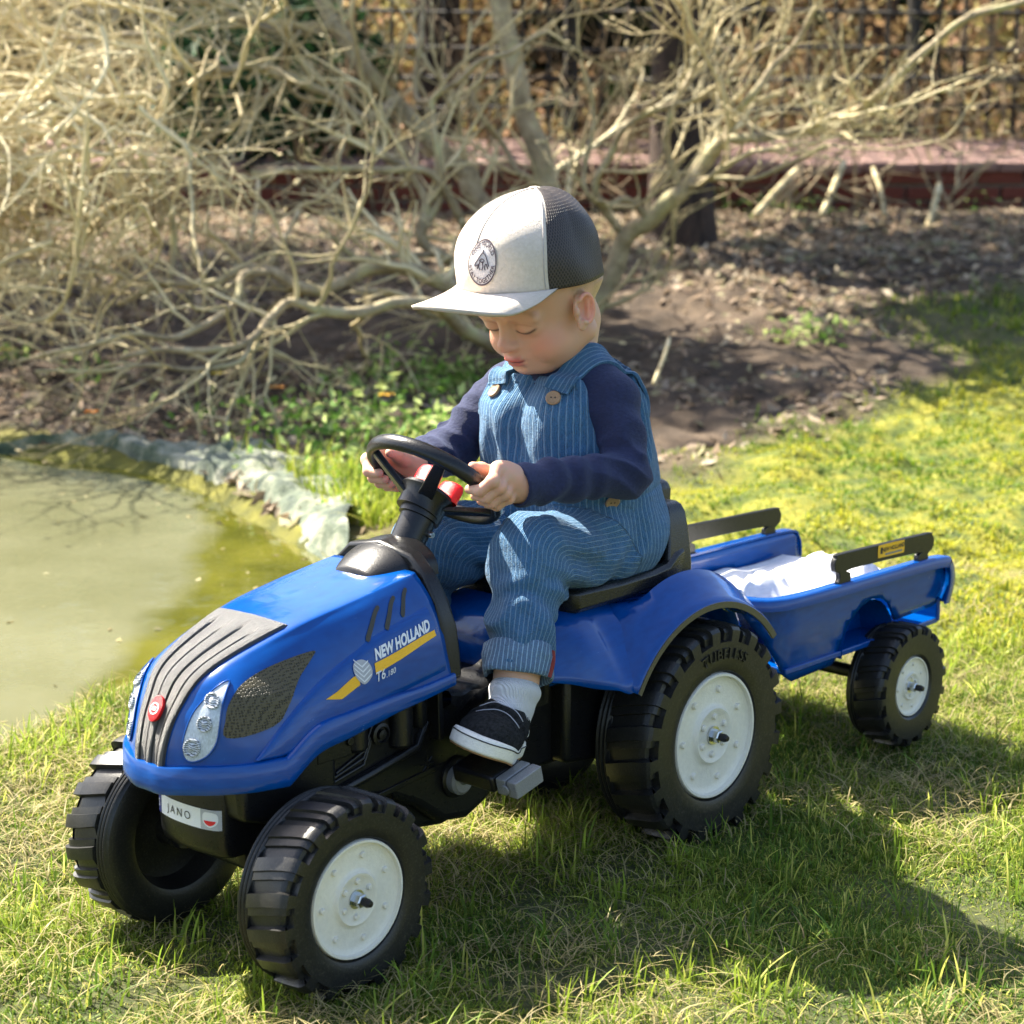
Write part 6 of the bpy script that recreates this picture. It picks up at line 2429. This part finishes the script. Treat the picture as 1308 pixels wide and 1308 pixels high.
def foot(sg):
    heel, f, u, l = foot_frame(sg)
    an = AN[sg]
    Bf = np.stack([f, l, u])
    L = .112
    org = an + f * (-.024) - u * .042 + V3(0, 0, -.003)
    tl_ = lambda p: (p - org) @ Bf.T
    def outline(q, g=0):
        """plan shape of the shoe: distance outside its outline"""
        x, y = q[:, 0], q[:, 1]
        hw_ = np.interp(x, [0, .012, .035, .065, .088, .104, .114], [.0, .022, .0225, .0270, .0290, .0240, .0]) + g
        s = np.clip(x, .012, .092)
        wdt = np.interp(s, [.012, .035, .065, .092], [.0235, .0245, .0300, .0320])
        return np.sqrt((x - s) ** 2 + y ** 2) - wdt - g
    spring = lambda q: .006 * sstep(.07, .115, q[:, 0])
    def sole(p):
        q = tl_(p)
        z = q[:, 2] - spring(q)
        d = smax(outline(q, .0025), np.abs(z + .006) - .0085, .003)
        d = np.maximum(d, -1)
        return d + .0009 * np.exp(-((z - .0005) / .0008) ** 2)
    def upper(p):
        q = tl_(p)
        z = q[:, 2] - spring(q)
        top = np.interp(q[:, 0], [0, .02, .045, .075, .10, .115], [.040, .040, .038, .024, .017, .008])
        b = ell(q, (.030, 0, .012), (.034, .0265, .034))
        b = smin(b, ell(q, (.074, 0, .006), (.041, .0330, .0225)), .018)
        b = smax(b, -(z + .002), .002)
        b = smax(b, (q[:, 2] - .034 - .10 * np.maximum(0, .02 - q[:, 0])) , .002)
        # opening
        b = smax(b, -cap(p, an + V3(0, 0, .03), an - u * .012, .0225, .0195), .003)
        # strap relief
        sx = q[:, 0] - .048 - .15 * q[:, 2]
        b = b - .0028 * sstep(.0125, .0112, np.abs(sx)) * (q[:, 2] > .012) - .0010 * sstep(.008, .006, np.abs(sx + .020)) * (q[:, 2] > .018)
        b = b - .0010 * np.sin(q[:, 0] * 330) * (q[:, 0] > .055) * (q[:, 0] < .080) * (q[:, 2] > .008) - .0009 * fbm(p * 70, 401, 2)
        return b
    lo = org + V3(-.135, -.135, -.04)
    hi = org + V3(.06, .10, .085)
    sh = surf_obj('shoe', upper, lo, hi, .0012, M['suede'], None)
    kp(sh)
    so_ = surf_obj('shoe_sole', sole, lo, hi, .0012, M['sole'], None)
    so_.parent = sh
    # the brown tread under it and the dark line round the foxing
    ring, ring2 = [], []
    for k in range(72):
        a = k * 2 * math.pi / 72
        for s_ in (1,):
            x = .052 + .060 * math.cos(a)
            s = min(.092, max(.012, x))
        th = a
        # walk round the stadium outline by marching out from the middle
        r0, r1 = 0, .08
        c0 = np.array([.052, 0, 0])
        dr = np.array([math.cos(a), math.sin(a), 0])
        for _ in range(24):
            rm_ = (r0 + r1) / 2
            if outline((c0 + dr * rm_)[None])[0] < .0027:
                r0 = rm_
            else:
                r1 = rm_
        q = c0 + dr * r0
        zz = float(spring(q[None])[0])
        ring.append(org + Bf.T @ (q + np.array([0, 0, zz - .0012])))
        ring2.append([org + Bf.T @ (q * np.array([k2, k2, 0]) + np.array([.052 * (1 - k2), 0, zz - h2])) for k2, h2 in ((.97, .0125), (.955, .0160), (.5, .0163), (.02, .0163))])
    ln = MB().tube(ring + ring[:1], .0007, 5, cap=False).build('sole_line', M['stblack'], angle=180)
    ln.parent = sh
    gm = MB().grid(np.array(ring2), close_u=True).build('tread', M['gum'], angle=50)
    gm.parent = sh
    # white side patch
    def sock(p):
        d = cap(p, an + (KN[sg] - an) / np.linalg.norm(KN[sg] - an) * .004, an - u * .016, .0268, .0245)
        d = smin(d, ell(tl_(p), (.035, 0, .018), (.030, .019, .022)), .012)
        ax = (KN[sg] - an) / np.linalg.norm(KN[sg] - an)
        h = (p - an) @ ax
        d = smax(d, h - .021, .003)
        d = d - .0010 * np.sin(h * 260) * sstep(-.03, 0, h)
        return d
    kp(surf_obj('sock', sock, an - V3(.07, .06, .05), an + V3(.05, .05, .05), .0013, M['sock'], None))
    bvu = BVHTree.FromPolygons([v.co for v in sh.data.vertices], [tuple(pp.vertices) for pp in sh.data.polygons])
    for x0_ in (.0375, .0590, .0225, .0335, .066):
        ln_ = []
        for y_ in np.linspace(-.024, .024, 15):
            o_ = Vector(org + Bf.T @ np.array([x0_ + 2.0 * y_ * y_, y_, .08]))
            hh_ = bvu.ray_cast(o_, Vector(Bf.T @ np.array([0, 0, -1.])))
            if hh_[0] is not None and (hh_[0] - o_).length < .078:
                ln_.append(hh_[0] + hh_[1] * .0004)
        if len(ln_) > 3:
            w_ = MB().tube(ln_, .00055, 5).build('stitch_line', M['stgrey'], angle=180)
            w_.parent = sh
    pt = MB()
    q0 = [(.026, .003), (.056, .003), (.050, .016), (.040, .021), (.030, .016)]
    for s_ in (-1, 1):
        me = sh.data
        bv = BVHTree.FromPolygons([v.co for v in me.vertices], [tuple(pp.vertices) for pp in me.polygons])
        vs, fs = fill2d(q0, .004)
        w = []
        for x, z in vs:
            o_ = Vector(org + Bf.T @ np.array([x, s_ * .08, z]))
            dv = Vector(Bf.T @ np.array([0, -s_, 0]))
            hh_ = bv.ray_cast(o_, dv)
            w.append((hh_[0] if hh_[0] else o_) - dv * .0008)
        q = MB().add(w, fs).build('heel_patch', M['shwhite'])
        q.parent = sh
for sg in (-1, 1):
    foot(sg)

# ------------------------------------------------------------------ the cap
def cw(f, l, u):
    return CC + CFr[0] * f + CFr[1] * l + CFr[2] * u
def cl_(p):
    return (np.asarray(p) - CC) @ CFr.T
def crown(th, h, off=0.0):
    """th: 0 = forward, +90 deg = near side; h: 0 at the band .. 1 at the button"""
    c = math.cos(th)
    front = max(0, c)
    a, b = (.084 if c > 0 else .087), .0735
    Ht = .097
    e = 2.1 + 1.5 * front ** .8
    r = (1 - min(1, h) ** e) ** (1 / (2.1 - .1 * front))
    # trucker front stands upright and is slightly pinched
    x = a * c * r
    y = b * math.sin(th) * r
    u = Ht * h ** .95
    x -= .018 * h ** 2
    if c > 0:
        x += .008 * front * math.sin(math.pi * min(1, h * .9)) * (1 - h)
    n = np.array([c / a * r + 1e-6, math.sin(th) / b * r, (h * 1.0) / Ht * 1.0 + .001])
    n /= np.linalg.norm(n)
    w_ = .0009 * math.sin(th * 9 + h * 5) * (1 - h) + .0010 * math.sin(th * 4.3 + h * 9)
    q = np.array([x, y, u]) + n * (off + w_)
    return cw(*q)
def panel(name, t0, t1, mat, nt_=60, nh=40, thick=.0016):
    rows = []
    for i in range(nt_ + 1):
        th = t0 + (t1 - t0) * i / nt_
        row = []
        for j in range(nh + 1):
            h = min(.9995, (j / nh))
            h = 1 - (1 - h) ** 1.5 if True else h
            row.append(crown(th, min(h, .9995)))
        rows.append(row)
    o = MB().grid(np.array(rows)).build(name, mat, angle=180)
    m = o.modifiers.new('t', 'SOLIDIFY')
    m.thickness = thick
    m.offset = 0
    return o
t = Nt('cream_cotton')
t.p(Base_Color=t.ramp(t.noise(30, 3), [(.3, (.66, .56, .47)), (.7, (.74, .64, .55))]), Roughness=.85, Normal=t.bump(t.noise(1600, 2), .0005, 1, t.bump(t.noise(35, 2), .0012)))
t.set(t.b, 'Sheen Weight', .3)
M['cotton'] = t.m
t = Nt('black_cap_mesh')
uvx = t.attr('mx', 'Fac')
uvy = t.attr('my', 'Fac')
cmb = t.n('ShaderNodeCombineXYZ')
t.set(cmb, 0, uvx)
t.set(cmb, 1, uvy)
vo = t.n('ShaderNodeTexVoronoi')
vo.feature = 'F1'
t.set(vo, 'Scale', 175.0)
t.set(vo, 'Randomness', .10)
t.set(vo, 'Vector', cmb.outputs[0])
hh = t.ramp(vo.outputs['Distance'], [(.30, (0, 0, 0)), (.42, (1, 1, 1))])
t.p(Base_Color=t.mix(hh, (.003, .002, .002), (.055, .040, .034)), Roughness=.5, Normal=t.bump(hh, .0014))
M['capmesh'] = t.m
CAPO = empty('cap', tuple(cw(0, 0, .05)))
CAPO.parent = KID
def cp_(o):
    return par(o, CAPO)
TH = R(61)
cp_(panel('front_panel', -TH, TH, M['cotton']))
cm = panel('mesh_panel', TH, 2 * math.pi - TH, M['capmesh'], 90, 46)
qq = np.array([cl_(np.array(v.co)) for v in cm.data.vertices])
th_ = np.arctan2(qq[:, 1], -qq[:, 0])
for nm, val in (('mx', th_ * .085 * 1.3 + qq[:, 2]), ('my', th_ * .085 * 1.3 - qq[:, 2])):
    a = cm.data.attributes.new(nm, 'FLOAT', 'POINT')
    a.data.foreach_set('value', val.astype(np.float32))
cp_(cm)
# seams: down the front middle, and where the mesh begins
def seam(th, h0, h1, mat, r_=.0008, off=.0012):
    return MB().tube([crown(th, 1 - (1 - h) ** 1.5, off) for h in np.linspace(h0, h1, 24)], r_, 6).build('seam', mat, angle=180)
M['seam'] = plastic('seam_shadowed_thread', (.42, .38, .36), .9)  # darker than the cotton: the seam's shadow is in the thread colour
for th, h0, h1 in ((0.0, .40, .98), (TH - .05, 0, .98), (-TH + .05, 0, .98)):
    cp_(seam(th, h0, h1, M['seam'], .00055))
cp_(MB().lathe([(.0003, .0012), (.004, .0010), (.0055, .0002), (.0055, -.001)], 18, axis='z').build('cap_button', M['cotton'], angle=60))
bb_ = [c for c in bpy.data.objects if c.name == 'cap_button'][0]
rot = Matrix([Vector(v) for v in CFr]).transposed()
for v in bb_.data.vertices:
    v.co = rot @ v.co + Vector(crown(0, .9999, .001))
# brim
rows = []
NB = 60
for i in range(NB + 1):
    th = -R(68) + R(136) * i / NB
    root = cl_(crown(th, .001))
    c = math.cos(th * 90 / 68)
    ext = .080 * max(0, c) ** .40
    row = []
    for j in range(15):
        s = j / 14
        f_ = root[0] + ext * s
        l_ = root[1] * (1 + .03 * s * max(0, c))
        up_ = root[2] + s * (.002 - .012 * (l_ / .05) ** 2) * min(1, ext / .05)
        row.append(cw(f_, l_, up_))
    rows.append(row)
bo = MB().grid(np.array(rows)).build('brim', M['cotton'], angle=180)
m = bo.modifiers.new('t', 'SOLIDIFY')
m.thickness = .0042
m.offset = 0
cp_(bo)
# round woven patch on the crown's front
ccv = MB()
def patch_pt(a, b, off):
    """a: to the right in the picture (towards the near side), b: up, in metres round the patch centre"""
    th = PTH + a / .092
    h = PH + b / .086
    return crown(th, h, off)
PTH, PH = R(9), .34
PR = .0208
em = [[patch_pt(PR * q * math.cos(k * math.pi / 24), PR * q * math.sin(k * math.pi / 24), .0016) for k in range(48)] for q in (1, .8, .6, .4, .2, .01)]
pe_ = MB().grid(np.array(em), close_v=True).build('patch', plastic('patch_cloth', (.74, .68, .68), .9, bscale=900, bumpd=.0006))
cp_(pe_)
M['thread'] = plastic('dark_thread', (.085, .06, .075), .9)
for q0_, q1_ in ((1.0, .93),):
    cp_(MB().grid(np.array([[patch_pt(PR * q * math.cos(k * math.pi / 32), PR * q * math.sin(k * math.pi / 32), .0022) for k in range(64)] for q in (q0_, q1_)]), close_v=True).build('patch_ring', M['thread']))
def ring_text(txt, size, rad, a0, flip=False, sp=1.0):
    vs, fs = text_tris(txt, size, spacing=sp, offset=.00012)
    q = []
    for x, y in vs:
        if not flip:
            a = a0 - x / rad
            rr_ = rad + y
        else:
            a = a0 + x / rad
            rr_ = rad - y
        q.append(patch_pt(rr_ * math.cos(a), rr_ * math.sin(a), .0023))
    return cp_(MB().add(q, fs).build('patch_lettering', M['thread'], smooth=False))
ring_text('ONE WORLD', .0062, .0165, math.pi / 2, False, 1.05)
ring_text('STAY TOGETHER', .0059, .0167, -math.pi / 2, True, 1.05)
sk_ = MB()
strokes = [[(-.006, .001), (-.003, .005), (0, .0075), (.004, .0055), (.007, .001), (.009, -.003)], [(-.006, .001), (-.008, -.001), (-.0075, -.003), (-.005, -.002)],
           [(-.002, .001), (-.003, -.003), (-.001, -.006)], [(.001, .001), (.002, -.003), (.001, -.006)], [(.005, -.001), (.004, -.004), (.005, -.006)], [(0, .0075), (.0005, .010)], [(-.003, .0015), (0, .003), (.003, .0015), (.001, 0), (-.003, .0015)],
           [(.006, -.001), (.008, -.005)], [(-.004, -.001), (-.0045, -.005)]]
for st2 in strokes:
    pp = smooth_open(st2, 4) if len(st2) > 2 else np.array(st2)
    sk_.tube([patch_pt(x * 1.15, y * 1.15, .0020) for x, y in pp], .00050, 5)
o = cp_(sk_.build('patch_drawing', M['thread']))
o['kind'] = 'stuff'
print('child done')
